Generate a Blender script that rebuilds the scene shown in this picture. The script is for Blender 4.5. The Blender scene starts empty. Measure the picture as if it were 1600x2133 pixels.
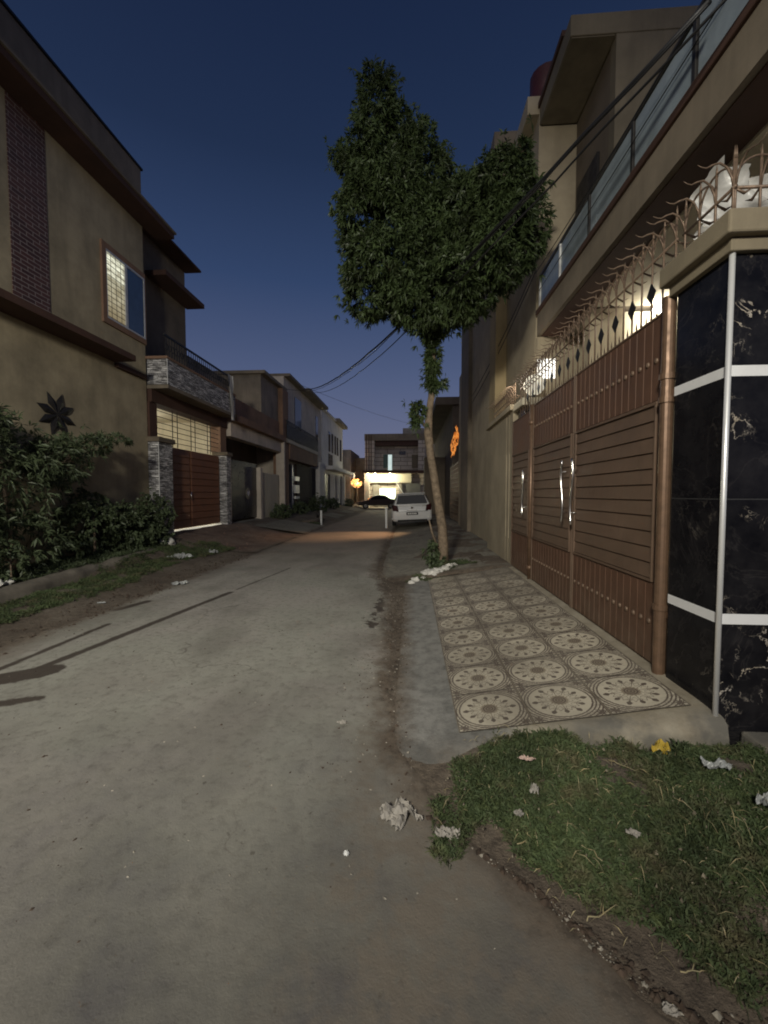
import bpy, bmesh, math, random
from mathutils import Vector, Matrix, noise
random.seed(7)
R = math.radians
sc = bpy.context.scene
col = sc.collection

PLAMP = (3.53, 6.15, 4.19); CABN = (2.1, 3.15, 5.03)
# ------------------------------------------------------------------ helpers
ORG = {}          # world origin of each parentable object

class MB:
    def __init__(s): s.v = []; s.f = []; s.uv = None
    def add(s, vs, fs):
        n = len(s.v); s.v += [tuple(v) for v in vs]; s.f += [tuple(i + n for i in f) for f in fs]; return s
    def box(s, x0, x1, y0, y1, z0, z1):
        return s.add([(x0,y0,z0),(x1,y0,z0),(x1,y1,z0),(x0,y1,z0),(x0,y0,z1),(x1,y0,z1),(x1,y1,z1),(x0,y1,z1)],
                     [(0,3,2,1),(4,5,6,7),(0,1,5,4),(1,2,6,5),(2,3,7,6),(3,0,4,7)])
    def hexa(s, p):   # 8 points bottom 4 + top 4
        return s.add(p, [(0,3,2,1),(4,5,6,7),(0,1,5,4),(1,2,6,5),(2,3,7,6),(3,0,4,7)])
    def quad(s, a, b, c, d): return s.add([a,b,c,d], [(0,1,2,3)])
    def prism(s, poly, ax, a, b):
        n = len(poly)
        def P(p, t): return (t,p[0],p[1]) if ax=='x' else (p[0],t,p[1]) if ax=='y' else (p[0],p[1],t)
        vs = [P(p,a) for p in poly] + [P(p,b) for p in poly]
        return s.add(vs, [tuple(range(n))[::-1], tuple(range(n,2*n))] + [(i,(i+1)%n,(i+1)%n+n,i+n) for i in range(n)])
    def tube(s, pts, r, n=8, cap=True):
        pts = [Vector(p) for p in pts]; m = len(pts)
        rs = r if isinstance(r, (list,tuple)) else [r]*m
        base = len(s.v); up = None
        for i, p in enumerate(pts):
            t = (pts[min(i+1,m-1)] - pts[max(i-1,0)])
            if t.length < 1e-9: t = Vector((0,0,1))
            t.normalize()
            if up is None:
                up = Vector((0,0,1)) if abs(t.z) < .9 else Vector((1,0,0))
            a = t.cross(up)
            if a.length < 1e-6: a = t.cross(Vector((0,1,0)))
            a.normalize(); b = a.cross(t).normalized(); up = b
            for k in range(n):
                w = 2*math.pi*k/n
                s.v.append(tuple(p + (a*math.cos(w) + b*math.sin(w))*rs[i]))
        for i in range(m-1):
            for k in range(n):
                k2 = (k+1)%n
                s.f.append((base+i*n+k, base+i*n+k2, base+(i+1)*n+k2, base+(i+1)*n+k))
        if cap:
            s.f.append(tuple(base+k for k in range(n))[::-1]); s.f.append(tuple(base+(m-1)*n+k for k in range(n)))
        return s
    def ball(s, c, r, nu=14, nv=8, jit=0):
        rx,ry,rz = r if isinstance(r,(tuple,list)) else (r,r,r)
        base = len(s.v)
        for j in range(nv+1):
            ph = math.pi*j/nv
            for i in range(nu):
                th = 2*math.pi*i/nu
                d = Vector((math.sin(ph)*math.cos(th), math.sin(ph)*math.sin(th), math.cos(ph)))
                k = 1 + (jit*noise.noise(d*2.1+Vector(c)*9) if jit else 0)
                s.v.append((c[0]+rx*d.x*k, c[1]+ry*d.y*k, c[2]+rz*d.z*k))
        for j in range(nv):
            for i in range(nu):
                i2=(i+1)%nu
                s.f.append((base+j*nu+i, base+(j+1)*nu+i, base+(j+1)*nu+i2, base+j*nu+i2))
        return s
    def build(s, name, m, parent=None, smooth=False, bev=0, fix=True):
        o0 = ORG.get(parent.name, Vector()) if parent else Vector()
        me = bpy.data.meshes.new(name)
        me.from_pydata([(x-o0.x,y-o0.y,z-o0.z) for x,y,z in s.v], [], s.f)
        if fix:
            bm = bmesh.new(); bm.from_mesh(me)
            bmesh.ops.remove_doubles(bm, verts=bm.verts, dist=1e-5)
            bmesh.ops.recalc_face_normals(bm, faces=bm.faces)
            bm.to_mesh(me); bm.free()
        if smooth:
            for p in me.polygons: p.use_smooth = True
        me.materials.append(m)
        o = bpy.data.objects.new(name, me); col.objects.link(o)
        if parent: o.parent = parent
        ORG[o.name] = o0
        if bev:
            b = o.modifiers.new('bevel','BEVEL'); b.width = bev; b.segments = 2; b.limit_method = 'ANGLE'
        return o

def thing(name, label, cat, loc=(0,0,0), group=None, rz=0):
    o = bpy.data.objects.new(name, None); col.objects.link(o); o.empty_display_size = .1
    o.location = loc; o.rotation_euler = (0,0,rz); ORG[o.name] = Vector(loc)
    o['label'] = label; o['category'] = cat
    if group: o['group'] = group
    return o
def tag(o, label, cat, group=None, kind=None):
    o['label'] = label; o['category'] = cat
    if group: o['group'] = group
    if kind: o['kind'] = kind
    return o
def struct(o): o['kind'] = 'structure'; return o
def kid(o, parent, loc=(0,0,0), rot=None, scale=None):   # copy of a part sharing mesh
    c = o.copy(); col.objects.link(c); c.parent = parent; c.location = loc
    if rot: c.rotation_euler = rot
    if scale: c.scale = scale
    return c
def copy_tree(o, parent=None):
    c = o.copy(); col.objects.link(c); c.parent = parent
    for ch in list(o.children): copy_tree(ch, c)
    return c

# ------------------------------------------------------------------ materials
class NT:
    def __init__(s, name):
        s.m = bpy.data.materials.new(name); s.m.use_nodes = True; s.t = s.m.node_tree
        s.b = s.t.nodes['Principled BSDF']; s.out = s.t.nodes['Material Output']
    def n(s, typ, **k):
        x = s.t.nodes.new(typ)
        for a, b in k.items(): setattr(x, a, b)
        return x
    def l(s, a, b): s.t.links.new(a, b)
    def inp(s, sock, v):
        if isinstance(v, bpy.types.NodeSocket): s.l(v, sock)
        else: sock.default_value = v
    def pos(s):
        return s.n('ShaderNodeTexCoord').outputs['Object']
    def wpos(s): return s.n('ShaderNodeNewGeometry').outputs['Position']
    def noise(s, vec, scale, detail=6, rough=.6, dist=0):
        x = s.n('ShaderNodeTexNoise'); s.l(vec, x.inputs['Vector']); x.inputs['Scale'].default_value = scale
        x.inputs['Detail'].default_value = detail; x.inputs['Roughness'].default_value = rough; x.inputs['Distortion'].default_value = dist
        return x.outputs['Fac']
    def ramp(s, fac, stops, interp='LINEAR'):
        x = s.n('ShaderNodeValToRGB'); s.inp(x.inputs[0], fac); cr = x.color_ramp; cr.interpolation = interp
        while len(cr.elements) < len(stops): cr.elements.new(.5)
        for e, (p, c) in zip(cr.elements, stops):
            e.position = p; e.color = (c,c,c,1) if isinstance(c,(int,float)) else (*c,1)
        return x.outputs[0]
    def mix(s, fac, a, b, blend='MIX'):
        x = s.n('ShaderNodeMix', data_type='RGBA', blend_type=blend)
        s.inp(x.inputs[0], fac)
        for k, v in ((6,a),(7,b)):
            if isinstance(v,(tuple,list)): v = (*v,1)[:4]
            s.inp(x.inputs[k], v)
        return x.outputs[2]
    def math(s, op, a, b=0, c=0, clamp=False):
        x = s.n('ShaderNodeMath', operation=op, use_clamp=clamp)
        s.inp(x.inputs[0], a); s.inp(x.inputs[1], b)
        if c != 0: s.inp(x.inputs[2], c)
        return x.outputs[0]
    def xyz(s, v):
        x = s.n('ShaderNodeSeparateXYZ'); s.l(v, x.inputs[0]); return x.outputs
    def comb(s, a, b, c=0):
        x = s.n('ShaderNodeCombineXYZ'); s.inp(x.inputs[0],a); s.inp(x.inputs[1],b); s.inp(x.inputs[2],c); return x.outputs[0]
    def scale(s, v, k):
        x = s.n('ShaderNodeVectorMath', operation='MULTIPLY'); s.l(v, x.inputs[0]); x.inputs[1].default_value = k; return x.outputs[0]
    def bump(s, h, strength=.3, dist=.01):
        x = s.n('ShaderNodeBump'); s.l(h, x.inputs['Height']); x.inputs['Strength'].default_value = strength; x.inputs['Distance'].default_value = dist
        s.l(x.outputs[0], s.b.inputs['Normal'])
    def fin(s, c=None, rough=.8, metal=0, spec=None):
        if c is not None: s.inp(s.b.inputs['Base Color'], (*c,1) if isinstance(c,tuple) else c)
        s.inp(s.b.inputs['Roughness'], rough); s.inp(s.b.inputs['Metallic'], metal)
        if spec is not None: s.b.inputs['Specular IOR Level'].default_value = spec
        return s.m

def plaster(name, c, var=.22, rough=.85, scale=1.2, bump=.25, streak=.35, fine=60):
    n = NT(name); w = n.wpos()
    big = n.noise(w, scale, 8, .65)
    st = n.noise(n.scale(w, (3,3,.35)), 1.6, 6, .6)
    dark = tuple(x*(1-var*1.6) for x in c); lite = tuple(min(1,x*(1+var*.5)) for x in c)
    a = n.ramp(big, [(.3,dark),(.62,c),(.8,lite)])
    b = n.mix(n.ramp(st,[(.45,0),(.8,streak)]), a, tuple(x*.45 for x in c))
    n.bump(n.noise(w, fine, 4, .7), bump, .006)
    return n.fin(b, rough)
def simple(name, c, rough=.5, metal=0, var=.15, scale=8, bump=.1, spec=None):
    n = NT(name); w = n.pos()
    f = n.noise(w, scale, 6, .65)
    a = n.ramp(f, [(.3,tuple(x*(1-var*1.5) for x in c)),(.7,tuple(min(1,x*(1+var)) for x in c))])
    rr = n.ramp(f, [(.3,min(1,rough*1.25)),(.7,rough*.8)])
    if bump: n.bump(n.noise(w, scale*6, 4, .6), bump, .003)
    return n.fin(a, rr, metal, spec)
def emis(name, c, k, tex=None):
    n = NT(name); w = n.wpos(); f = n.noise(w, 1.5, 3)
    a = n.ramp(f, [(.3,tuple(x*.75 for x in c)),(.7,c)])
    n.l(a, n.b.inputs['Emission Color']); n.b.inputs['Emission Strength'].default_value = k
    return n.fin(c, .7)

M = {}
M['beige'] = plaster('beige_plaster', (.40,.335,.22), var=.3, streak=.45)
M['beige2'] = plaster('beige_plaster_pale', (.42,.355,.245))
M['cream'] = plaster('cream_plaster', (.62,.56,.42), var=.1)
M['fascia'] = plaster('fascia_plaster', (.225,.185,.135), var=.25, streak=.5)
M['beiged'] = plaster('beige_plaster_shaded', (.215,.18,.12), var=.25, streak=.5)  # darker copy of the beige; dim upper-storey light put into the colour
M['brownpl'] = plaster('brown_plaster', (.075,.036,.024), var=.2)
M['darkpl'] = plaster('dark_plaster', (.17,.135,.095), var=.25)
M['greypl'] = plaster('grey_plaster', (.32,.29,.25), var=.3, streak=.6)
M['rawpl'] = plaster('unpainted_plaster', (.27,.225,.175), var=.35, streak=.7, scale=.7)
M['whitepl'] = plaster('white_plaster', (.78,.74,.69), var=.18, streak=.5)
M['pinkpl'] = plaster('pink_plaster', (.62,.54,.45), var=.2, streak=.5)
M['coping'] = plaster('coping_plaster', (.27,.225,.15), var=.22, bump=.4)
M['brickbrown'] = plaster('brown_pier', (.26,.155,.10), var=.25)
M['steel'] = simple('stainless_steel', (.75,.74,.72), .22, 1, .05, 20, .02)
M['white'] = simple('white_paint', (.72,.72,.70), .4, 0, .08, 12)
M['bandwhite'] = simple('white_tile_band', (.85,.85,.84), .3, 0, .04, 12)
M['trim'] = simple('polished_trim', (.9,.9,.88), .35, .45, .05, 20, .02)
M['black_iron'] = simple('black_iron', (.02,.02,.022), .5, .3)
M['blackglass'] = simple('black_glass', (.01,.012,.016), .06, 0, .05, 3, 0)
M['rubber'] = simple('rubber', (.015,.015,.015), .8)
M['rust'] = simple('bronze_iron', (.21,.145,.10), .5, .3, .3, 30, .2)
M['pipe'] = simple('bronze_pipe', (.2,.125,.08), .42, .45, .2, 14, .1)
M['bark'] = simple('bark', (.20,.15,.10), .9, 0, .35, 14, .9)
M['stonewhite'] = simple('pale_stone', (.62,.60,.55), .9, 0, .2, 14, .6)
M['concrete_kerb'] = plaster('mud_stained_concrete', (.24,.21,.165), var=.4, scale=2.5, bump=.8, fine=30)

def glassy(name, c, rough, spec=.8):
    n = NT(name); w = n.wpos(); f = n.noise(w, 2.2, 5, .6)
    a = n.ramp(f, [(.3,tuple(x*.6 for x in c)),(.7,c)])
    return n.fin(a, n.ramp(f,[(.3,rough),(.7,rough*1.8)]), 0, spec)
M['rail_glass'] = glassy('frosted_sky_tint_glass', (.34,.40,.44), .16)  # sky reflection put into the blue-grey base colour of the frosted panes
M['sky_glass'] = glassy('window_glass', (.05,.09,.17), .04, 1)  # blue of the reflected sky put into the base colour
M['dark_glass'] = glassy('dark_window_glass', (.012,.015,.02), .06, .7)

def clear_glass(name, tint=(.9,.95,.93)):
    n = NT(name); w = n.wpos()
    tr = n.n('ShaderNodeBsdfTransparent'); tr.inputs[0].default_value = (*tint,1)
    gl = n.n('ShaderNodeBsdfGlossy'); gl.inputs['Roughness'].default_value = .03
    fr = n.n('ShaderNodeFresnel'); fr.inputs[0].default_value = 1.5
    mx = n.n('ShaderNodeMixShader'); n.l(fr.outputs[0], mx.inputs[0]); n.l(tr.outputs[0], mx.inputs[1]); n.l(gl.outputs[0], mx.inputs[2])
    n.l(mx.outputs[0], n.out.inputs[0]); return n.m
M['clear'] = clear_glass('clear_window_glass')

# ledger stone
def ledger():
    n = NT('ledger_stone'); w = n.wpos(); x,y,z = n.xyz(w)
    wob = n.math('MULTIPLY', n.math('SUBTRACT', n.noise(w, 5, 3), .5), .05)
    u = n.math('ADD', x, y); v = n.math('ADD', z, wob)
    b = n.n('ShaderNodeTexBrick'); n.l(n.comb(u, v), b.inputs['Vector'])
    b.inputs['Scale'].default_value = 1; b.inputs['Brick Width'].default_value = .24; b.inputs['Row Height'].default_value = .05
    b.inputs['Mortar Size'].default_value = .006; b.inputs['Mortar Smooth'].default_value = .4
    b.inputs['Color1'].default_value = (.78,.76,.74,1); b.inputs['Color2'].default_value = (.26,.25,.255,1); b.inputs['Mortar'].default_value = (.02,.02,.02,1)
    b.offset_frequency = 2; b.squash = .6; b.squash_frequency = 3
    f = n.noise(n.scale(w,(2,2,14)), 2.2, 5, .7)
    c = n.mix(n.ramp(f,[(.42,.92),(.56,.0)]), b.outputs['Color'], (.045,.042,.042))
    n.bump(n.math('ADD', b.outputs['Fac'], f), -.8, .02)
    return n.fin(c, .7)
M['ledger'] = ledger()
def brickpanel():
    n = NT('dark_brick_panel'); w = n.wpos(); x,y,z = n.xyz(w)
    b = n.n('ShaderNodeTexBrick'); n.l(n.comb(n.math('ADD', x, y), z), b.inputs['Vector'])
    b.inputs['Scale'].default_value = 1; b.inputs['Brick Width'].default_value = .26; b.inputs['Row Height'].default_value = .078
    b.inputs['Mortar Size'].default_value = .007
    b.inputs['Color1'].default_value = (.10,.045,.038,1); b.inputs['Color2'].default_value = (.06,.03,.028,1); b.inputs['Mortar'].default_value = (.26,.22,.2,1)
    n.bump(b.outputs['Fac'], -.6, .01)
    return n.fin(b.outputs['Color'], .6)
M['brick'] = brickpanel()
def blockwall():
    n = NT('stone_block_cladding'); w = n.wpos(); x,y,z = n.xyz(w)
    b = n.n('ShaderNodeTexBrick'); n.l(n.comb(n.math('ADD', x, y), z), b.inputs['Vector'])
    b.inputs['Scale'].default_value = 1; b.inputs['Brick Width'].default_value = 1.6; b.inputs['Row Height'].default_value = .5
    b.inputs['Mortar Size'].default_value = .03
    b.inputs['Color1'].default_value = (.58,.50,.42,1); b.inputs['Color2'].default_value = (.5,.43,.36,1); b.inputs['Mortar'].default_value = (.1,.08,.07,1)
    c = n.mix(n.ramp(n.noise(w,.8,6),[(.4,0),(.8,.6)]), b.outputs['Color'], (.14,.11,.09))
    return n.fin(c, .8)
M['blocks'] = blockwall()
def marble():
    n = NT('black_gold_marble'); w = n.wpos()
    a = n.noise(w, 3.4, 9, .62, .5)
    v1 = n.math('ABSOLUTE', n.math('SUBTRACT', a, .5))
    line = n.ramp(v1, [(.0,1),(.004,.8),(.010,0)])
    msk = n.ramp(n.noise(n.scale(w,(1,1,1)), 3.1, 4, .6), [(.56,0),(.64,1)])
    fine = n.ramp(n.math('ABSOLUTE', n.math('SUBTRACT', n.noise(w, 7, 7, .65, .6), .5)), [(0,1),(.010,0)])
    msk2 = n.ramp(n.noise(w, 4.6, 3, .5), [(.60,0),(.68,.7)])
    vv = n.math('ADD', n.math('MULTIPLY', line, msk), n.math('MULTIPLY', fine, msk2), clamp=True)
    nx_ = n.xyz(n.n('ShaderNodeNewGeometry').outputs['Normal'])[0]
    vv = n.math('MULTIPLY', vv, n.ramp(n.math('ABSOLUTE', nx_), [(.3,1),(.7,.18)]))
    vc = n.mix(n.noise(w, 9, 2), (.52,.42,.28), (.58,.55,.52))
    basec = n.ramp(n.noise(w, 5, 8, .7), [(.35,(.006,.006,.008)),(.75,(.022,.021,.023))])
    # tile seams every 0.6 m
    z = n.xyz(w)[2]
    cl_ = n.ramp(n.math('ABSOLUTE', n.math('SUBTRACT', n.noise(w, 2.1, 6, .6, .8), .5)), [(0,.15),(.012,0)])
    basec = n.mix(cl_, basec, (.10,.09,.085))
    c = n.mix(vv, basec, vc)
    jt = n.math('LESS_THAN', n.math('ABSOLUTE', n.math('SUBTRACT', z, 1.52)), .003)
    c = n.mix(jt, c, (.05,.05,.05))
    return n.fin(c, n.ramp(n.noise(w, 3, 5),[(.3,.14),(.8,.28)]), 0, .16)
M['marble'] = marble()
def gatepaint(name, c, k=.06):
    n = NT(name); w = n.wpos()
    f = n.noise(n.scale(w,(1,1,1)), 3, 8, .7); d = n.noise(w, 220, 2, .5)
    a = n.ramp(f, [(.3,tuple(x*.75 for x in c)),(.6,c),(.8,tuple(x*1.25+.01 for x in c))])
    z = n.xyz(w)[2]
    dust = n.math('MULTIPLY', n.ramp(n.math('DIVIDE', z, 1.2), [(.2,.55),(.7,0)]), n.ramp(n.noise(w, 6, 6),[(.35,.2),(.65,1)]))
    a = n.mix(dust, a, (.16,.125,.09))
    n.bump(n.math('ADD', n.math('MULTIPLY', d, .1), n.noise(w, 3.5, 3)), .35, .02)
    a = n.mix(n.ramp(n.noise(n.scale(w,(9,9,1.2)), 2.2, 6,.7),[(.55,0),(.8,.4)]), a, (.05,.03,.02))
    return n.fin(a, n.ramp(f,[(.3,.45),(.7,.68)]), 0, .35)
M['gate'] = gatepaint('brown_gate_paint', (.13,.068,.042))
M['gatepanel'] = gatepaint('brown_gate_slats', (.15,.098,.066))
M['gate2'] = gatepaint('red_brown_gate_paint', (.21,.095,.052))

# tile medallion
def tiles():
    n = NT('medallion_tiles')
    uv = n.n('ShaderNodeTexCoord').outputs['UV']
    w = n.wpos()
    u,v,_ = n.xyz(uv)
    fu = n.math('SUBTRACT', n.math('FRACT', u), .5); fv = n.math('SUBTRACT', n.math('FRACT', v), .5)
    wob = n.math('MULTIPLY', n.math('SUBTRACT', n.noise(w, 60, 3), .5), .02)
    r = n.math('MULTIPLY', n.math('ADD', n.math('SQRT', n.math('ADD', n.math('MULTIPLY',fu,fu), n.math('MULTIPLY',fv,fv))), wob), .9)
    th = n.math('ARCTAN2', fv, fu)
    BR = (.085,.06,.048); CR = (.62,.56,.43); MD = (.30,.245,.17)
    # outer thin concentric rings
    rings = n.math('GREATER_THAN', n.math('SINE', n.math('MULTIPLY', r, 150)), .25)
    outer = n.math('GREATER_THAN', r, .375)
    c = n.mix(n.math('MULTIPLY', n.math('MULTIPLY', rings, outer), n.math('LESS_THAN', r, .56)), CR, BR)
    # speckled scroll ground in the corners and outside
    vo = n.noise(n.scale(uv,(1,1,1)), 26, 2, .5, 1.5)
    scroll = n.math('MULTIPLY', n.math('GREATER_THAN', vo, .49), outer)
    c = n.mix(n.math('MULTIPLY', scroll, .5), c, BR)
    # corner rosettes
    au = n.math('SUBTRACT', .5, n.math('ABSOLUTE', fu)); av = n.math('SUBTRACT', .5, n.math('ABSOLUTE', fv))
    rc = n.math('SQRT', n.math('ADD', n.math('POWER', n.math('SUBTRACT',au,.085), 2), n.math('POWER', n.math('SUBTRACT',av,.085), 2)))
    thc = n.math('ARCTAN2', n.math('SUBTRACT',av,.085), n.math('SUBTRACT',au,.085))
    rosc = n.math('LESS_THAN', rc, n.math('ADD', .05, n.math('MULTIPLY', n.math('SINE', n.math('MULTIPLY', thc, 6)), .02)))
    c = n.mix(rosc, c, BR)
    # big ring band
    band = n.math('MULTIPLY', n.math('GREATER_THAN', r, .345), n.math('LESS_THAN', r, .375)); c = n.mix(band, c, CR)
    ln = n.math('LESS_THAN', n.math('ABSOLUTE', n.math('SUBTRACT', r, .39)), .008); c = n.mix(ln, c, BR)
    # flower motifs at r .27 (12), alternating
    s12 = n.math('COSINE', n.math('MULTIPLY', th, 12)); s6 = n.math('COSINE', n.math('MULTIPLY', th, 6))
    rad = n.math('ADD', .285, n.math('MULTIPLY', s6, .018))
    fl = n.math('LESS_THAN', n.math('ADD', n.math('MULTIPLY', n.math('ABSOLUTE', n.math('SUBTRACT', r, rad)), 22), n.math('MULTIPLY', n.math('SUBTRACT', 1, s12), 1.1)), .95)
    c = n.mix(fl, c, BR)
    # spokes
    sp = n.math('MULTIPLY', n.math('GREATER_THAN', s12, .965), n.math('MULTIPLY', n.math('LESS_THAN', r, .27), n.math('GREATER_THAN', r, .12)))
    c = n.mix(sp, c, BR)
    sc2 = n.math('MULTIPLY', n.math('LESS_THAN', n.math('ABSOLUTE', n.math('SUBTRACT', r, n.math('ADD', .185, n.math('MULTIPLY', s12, .03)))), .006), 1)
    c = n.mix(n.math('MULTIPLY', sc2, .7), c, BR)
    pet = n.math('MULTIPLY', n.math('LESS_THAN', n.math('ABSOLUTE', n.math('SUBTRACT', r, n.math('ADD', .235, n.math('MULTIPLY', n.math('COSINE', n.math('MULTIPLY', th, 24)), .02)))), .007), .8)
    c = n.mix(pet, c, BR)
    # centre
    ce = n.math('LESS_THAN', r, n.math('ADD', .115, n.math('MULTIPLY', n.math('COSINE', n.math('MULTIPLY', th, 16)), .012)))
    c = n.mix(ce, c, MD)
    c = n.mix(n.math('MULTIPLY', n.math('LESS_THAN', r, .1), n.math('GREATER_THAN', n.math('SINE', n.math('MULTIPLY', r, 190)), -.3)), c, BR)
    # grout
    g = n.math('GREATER_THAN', n.math('MAXIMUM', n.math('ABSOLUTE', fu), n.math('ABSOLUTE', fv)), .482)
    c = n.mix(g, c, (.055,.042,.032))
    g2 = n.math('GREATER_THAN', n.math('ABSOLUTE', fu), .492); c = n.mix(g2, c, (.2,.16,.11))
    # dust
    dn = n.ramp(n.noise(w, 2.3, 8, .75), [(.35,.12),(.68,.9)])
    yy = n.xyz(w)[1]
    far = n.ramp(n.math('DIVIDE', yy, 9.0), [(.4,0),(.85,.65)])
    c = n.mix(n.math('MAXIMUM', n.math('MULTIPLY',dn,.5), far), c, (.27,.245,.195))
    c = n.mix(n.ramp(n.noise(w, 1.1, 5),[(.4,.45),(.6,0)]), c, (.10,.085,.065))
    c = n.mix(n.ramp(n.noise(w, 45, 4,.7),[(.55,0),(.75,.45)]), c, (.2,.17,.125))
    n.bump(n.math('MULTIPLY', g, -1), .6, .004)
    return n.fin(c, .55)
M['tiles'] = tiles()

def segmask(n, w, a, b, width, soft=.03, wob=.03, wobs=6, seed=0):
    """1 on the segment a-b (xy), noise-warped edges"""
    x,y,_ = n.xyz(w)
    nx = n.math('MULTIPLY', n.math('SUBTRACT', n.noise(w, wobs, 5, .65), .5), wob*2)
    ax,ay = a; bx,by = b; dx,dy = bx-ax, by-ay; L = math.hypot(dx,dy)
    ux,uy = dx/L, dy/L
    px = n.math('SUBTRACT', x, ax); py = n.math('SUBTRACT', y, ay)
    t = n.math('ADD', n.math('MULTIPLY', px, ux), n.math('MULTIPLY', py, uy))
    tc = n.math('MINIMUM', n.math('MAXIMUM', t, 0), L)
    ex = n.math('SUBTRACT', px, n.math('MULTIPLY', tc, ux)); ey = n.math('SUBTRACT', py, n.math('MULTIPLY', tc, uy))
    d = n.math('SQRT', n.math('ADD', n.math('MULTIPLY',ex,ex), n.math('MULTIPLY',ey,ey)))
    d = n.math('ADD', d, nx)
    m = n.n('ShaderNodeMapRange'); n.l(d, m.inputs[0]); m.inputs[1].default_value = width; m.inputs[2].default_value = width+soft
    m.inputs[3].default_value = 1; m.inputs[4].default_value = 0; m.clamp = True
    return m.outputs[0]

def road():
    n = NT('worn_concrete_road'); w = n.wpos()
    a = n.noise(w, .45, 8, .6); b = n.noise(n.scale(w,(1,.35,1)), 1.3, 8, .65); f = n.noise(w, 14, 6, .7); ff = n.noise(w, 120, 3, .6)
    c = n.ramp(a, [(.32,(.23,.215,.185)),(.45,(.30,.295,.25)),(.57,(.345,.32,.285)),(.7,(.29,.29,.25))])
    c = n.mix(n.ramp(b,[(.42,0),(.75,.55)]), c, (.30,.285,.245))
    c = n.mix(n.ramp(b,[(.22,.5),(.42,0)]), c, (.13,.115,.095))
    c = n.mix(n.ramp(f,[(.32,.55),(.5,0)]), c, (.12,.108,.09))
    sc_ = n.noise(n.scale(w,(2.5,.5,1)), 3.1, 7, .75); c = n.mix(n.ramp(sc_,[(.56,0),(.70,.5)]), c, (.37,.345,.30))
    g3 = n.noise(w, 55, 2, .5); c = n.mix(n.ramp(g3,[(.64,0),(.72,.3)]), c, (.36,.34,.30)); c = n.mix(n.ramp(g3,[(.27,.45),(.33,0)]), c, (.10,.09,.08))
    c = n.mix(n.ramp(ff,[(.62,0),(.8,.35)]), c, (.45,.42,.36))
    x,y,_ = n.xyz(w)
    # brown soil washed in along the edges
    en = n.math('MULTIPLY', n.math('SUBTRACT', n.noise(w, 1.6, 7, .65), .5), 1.6)
    er = n.ramp(n.math('ADD', n.math('ADD', x, .75), en), [(.35,0),(.95,.6)])
    c = n.mix(er, c, (.19,.155,.11))
    el = n.ramp(n.math('SUBTRACT', n.math('SUBTRACT', -3.4, x), en), [(.25,0),(.95,.8)])
    c = n.mix(el, c, (.15,.115,.08))
    # far part of the road: red-brown dust
    fy = n.ramp(n.math('DIVIDE', y, 24), [(.3,0),(.55,.75)])
    c = n.mix(fy, c, (.21,.15,.105))
    big = n.noise(n.scale(w,(1,.6,1)), .9, 5, .55)
    c = n.mix(n.ramp(big,[(.38,.5),(.52,0)]), c, (.13,.12,.10))
    near_dim = n.math('MULTIPLY', n.ramp(n.math('ADD', n.math('DIVIDE', y, 4), n.math('MULTIPLY', n.math('SUBTRACT', n.noise(w,1.4,5), .5), .35)), [(.26,1),(.80,0)]), .88)  # light falloff towards the camera painted as darker, blotchy road colour
    c = n.mix(near_dim, c, n.ramp(n.noise(w, 1.9, 7, .65), [(.35,(.062,.057,.060)),(.5,(.098,.092,.080)),(.66,(.14,.13,.108))]))
    sp = n.noise(w, 26, 3, .5); c = n.mix(n.ramp(sp,[(.68,0),(.74,.6)]), c, (.06,.05,.04))
    vo = n.n('ShaderNodeTexVoronoi', feature='DISTANCE_TO_EDGE'); vo.inputs['Scale'].default_value = .42
    wv = n.n('ShaderNodeVectorMath', operation='ADD'); n.l(w, wv.inputs[0]); nn_ = n.n('ShaderNodeTexNoise'); nn_.inputs['Scale'].default_value = 2.2; nn_.inputs['Detail'].default_value = 8; n.l(w, nn_.inputs['Vector']); n.l(nn_.outputs['Color'], wv.inputs[1]); n.l(wv.outputs[0], vo.inputs['Vector'])
    crk = n.math('MULTIPLY', n.ramp(vo.outputs['Distance'],[(0,1),(.006,0)]), n.ramp(n.noise(w,.7,3),[(.5,0),(.6,.7)]))
    c = n.mix(crk, c, (.07,.055,.045))
    # brown patches of trodden soil along the right edge
    pb = n.math('MULTIPLY', n.ramp(n.math('ADD', x, n.math('MULTIPLY', n.math('SUBTRACT', n.noise(w,2.2,7,.7), .5), .9)), [(-.0,0),(.02,0)]), 0)
    pr = n.ramp(n.math('ADD', n.math('ADD', x, .95), n.math('MULTIPLY', n.math('SUBTRACT', n.noise(w,2.6,8,.72), .5), 1.5)), [(.50,0),(.8,.75)])
    c = n.mix(n.math('MULTIPLY', pr, n.ramp(n.noise(w,5.5,7,.7),[(.44,.15),(.56,1)])), c, (.15,.125,.097))
    wet = None
    for (p,q,wd,wb) in (((-3.62,3.0),(-3.58,4.5),.024,.03), ((-3.3,3.15),(-2.82,6.1),.036,.03), ((-2.8,6.3),(-2.5,8.2),.003,.03),
                      ((-3.75,2.8),(-3.2,3.25),.13,.09), ((-3.45,2.55),(-2.8,2.8),.035,.09), ((-3.9,5.1),(-3.78,5.5),.05,.03), ((-4.25,4.2),(-4.1,6.8),.09,.1),((-4.3,7.2),(-4.05,10.5),.06,.12),
                      ((-.45,4.6),(-.35,7.6),.03,.3)):
        s = segmask(n, w, p, q, wd, wob=wb)
        wet = s if wet is None else n.math('MAXIMUM', wet, s)
    c = n.mix(n.math('MULTIPLY', wet, .92), c, (.045,.032,.024))
    c = edgemix(n, w, c, .25)
    h = n.math('ADD', n.math('MULTIPLY', f, .6), n.math('MULTIPLY', ff, .25))
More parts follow.
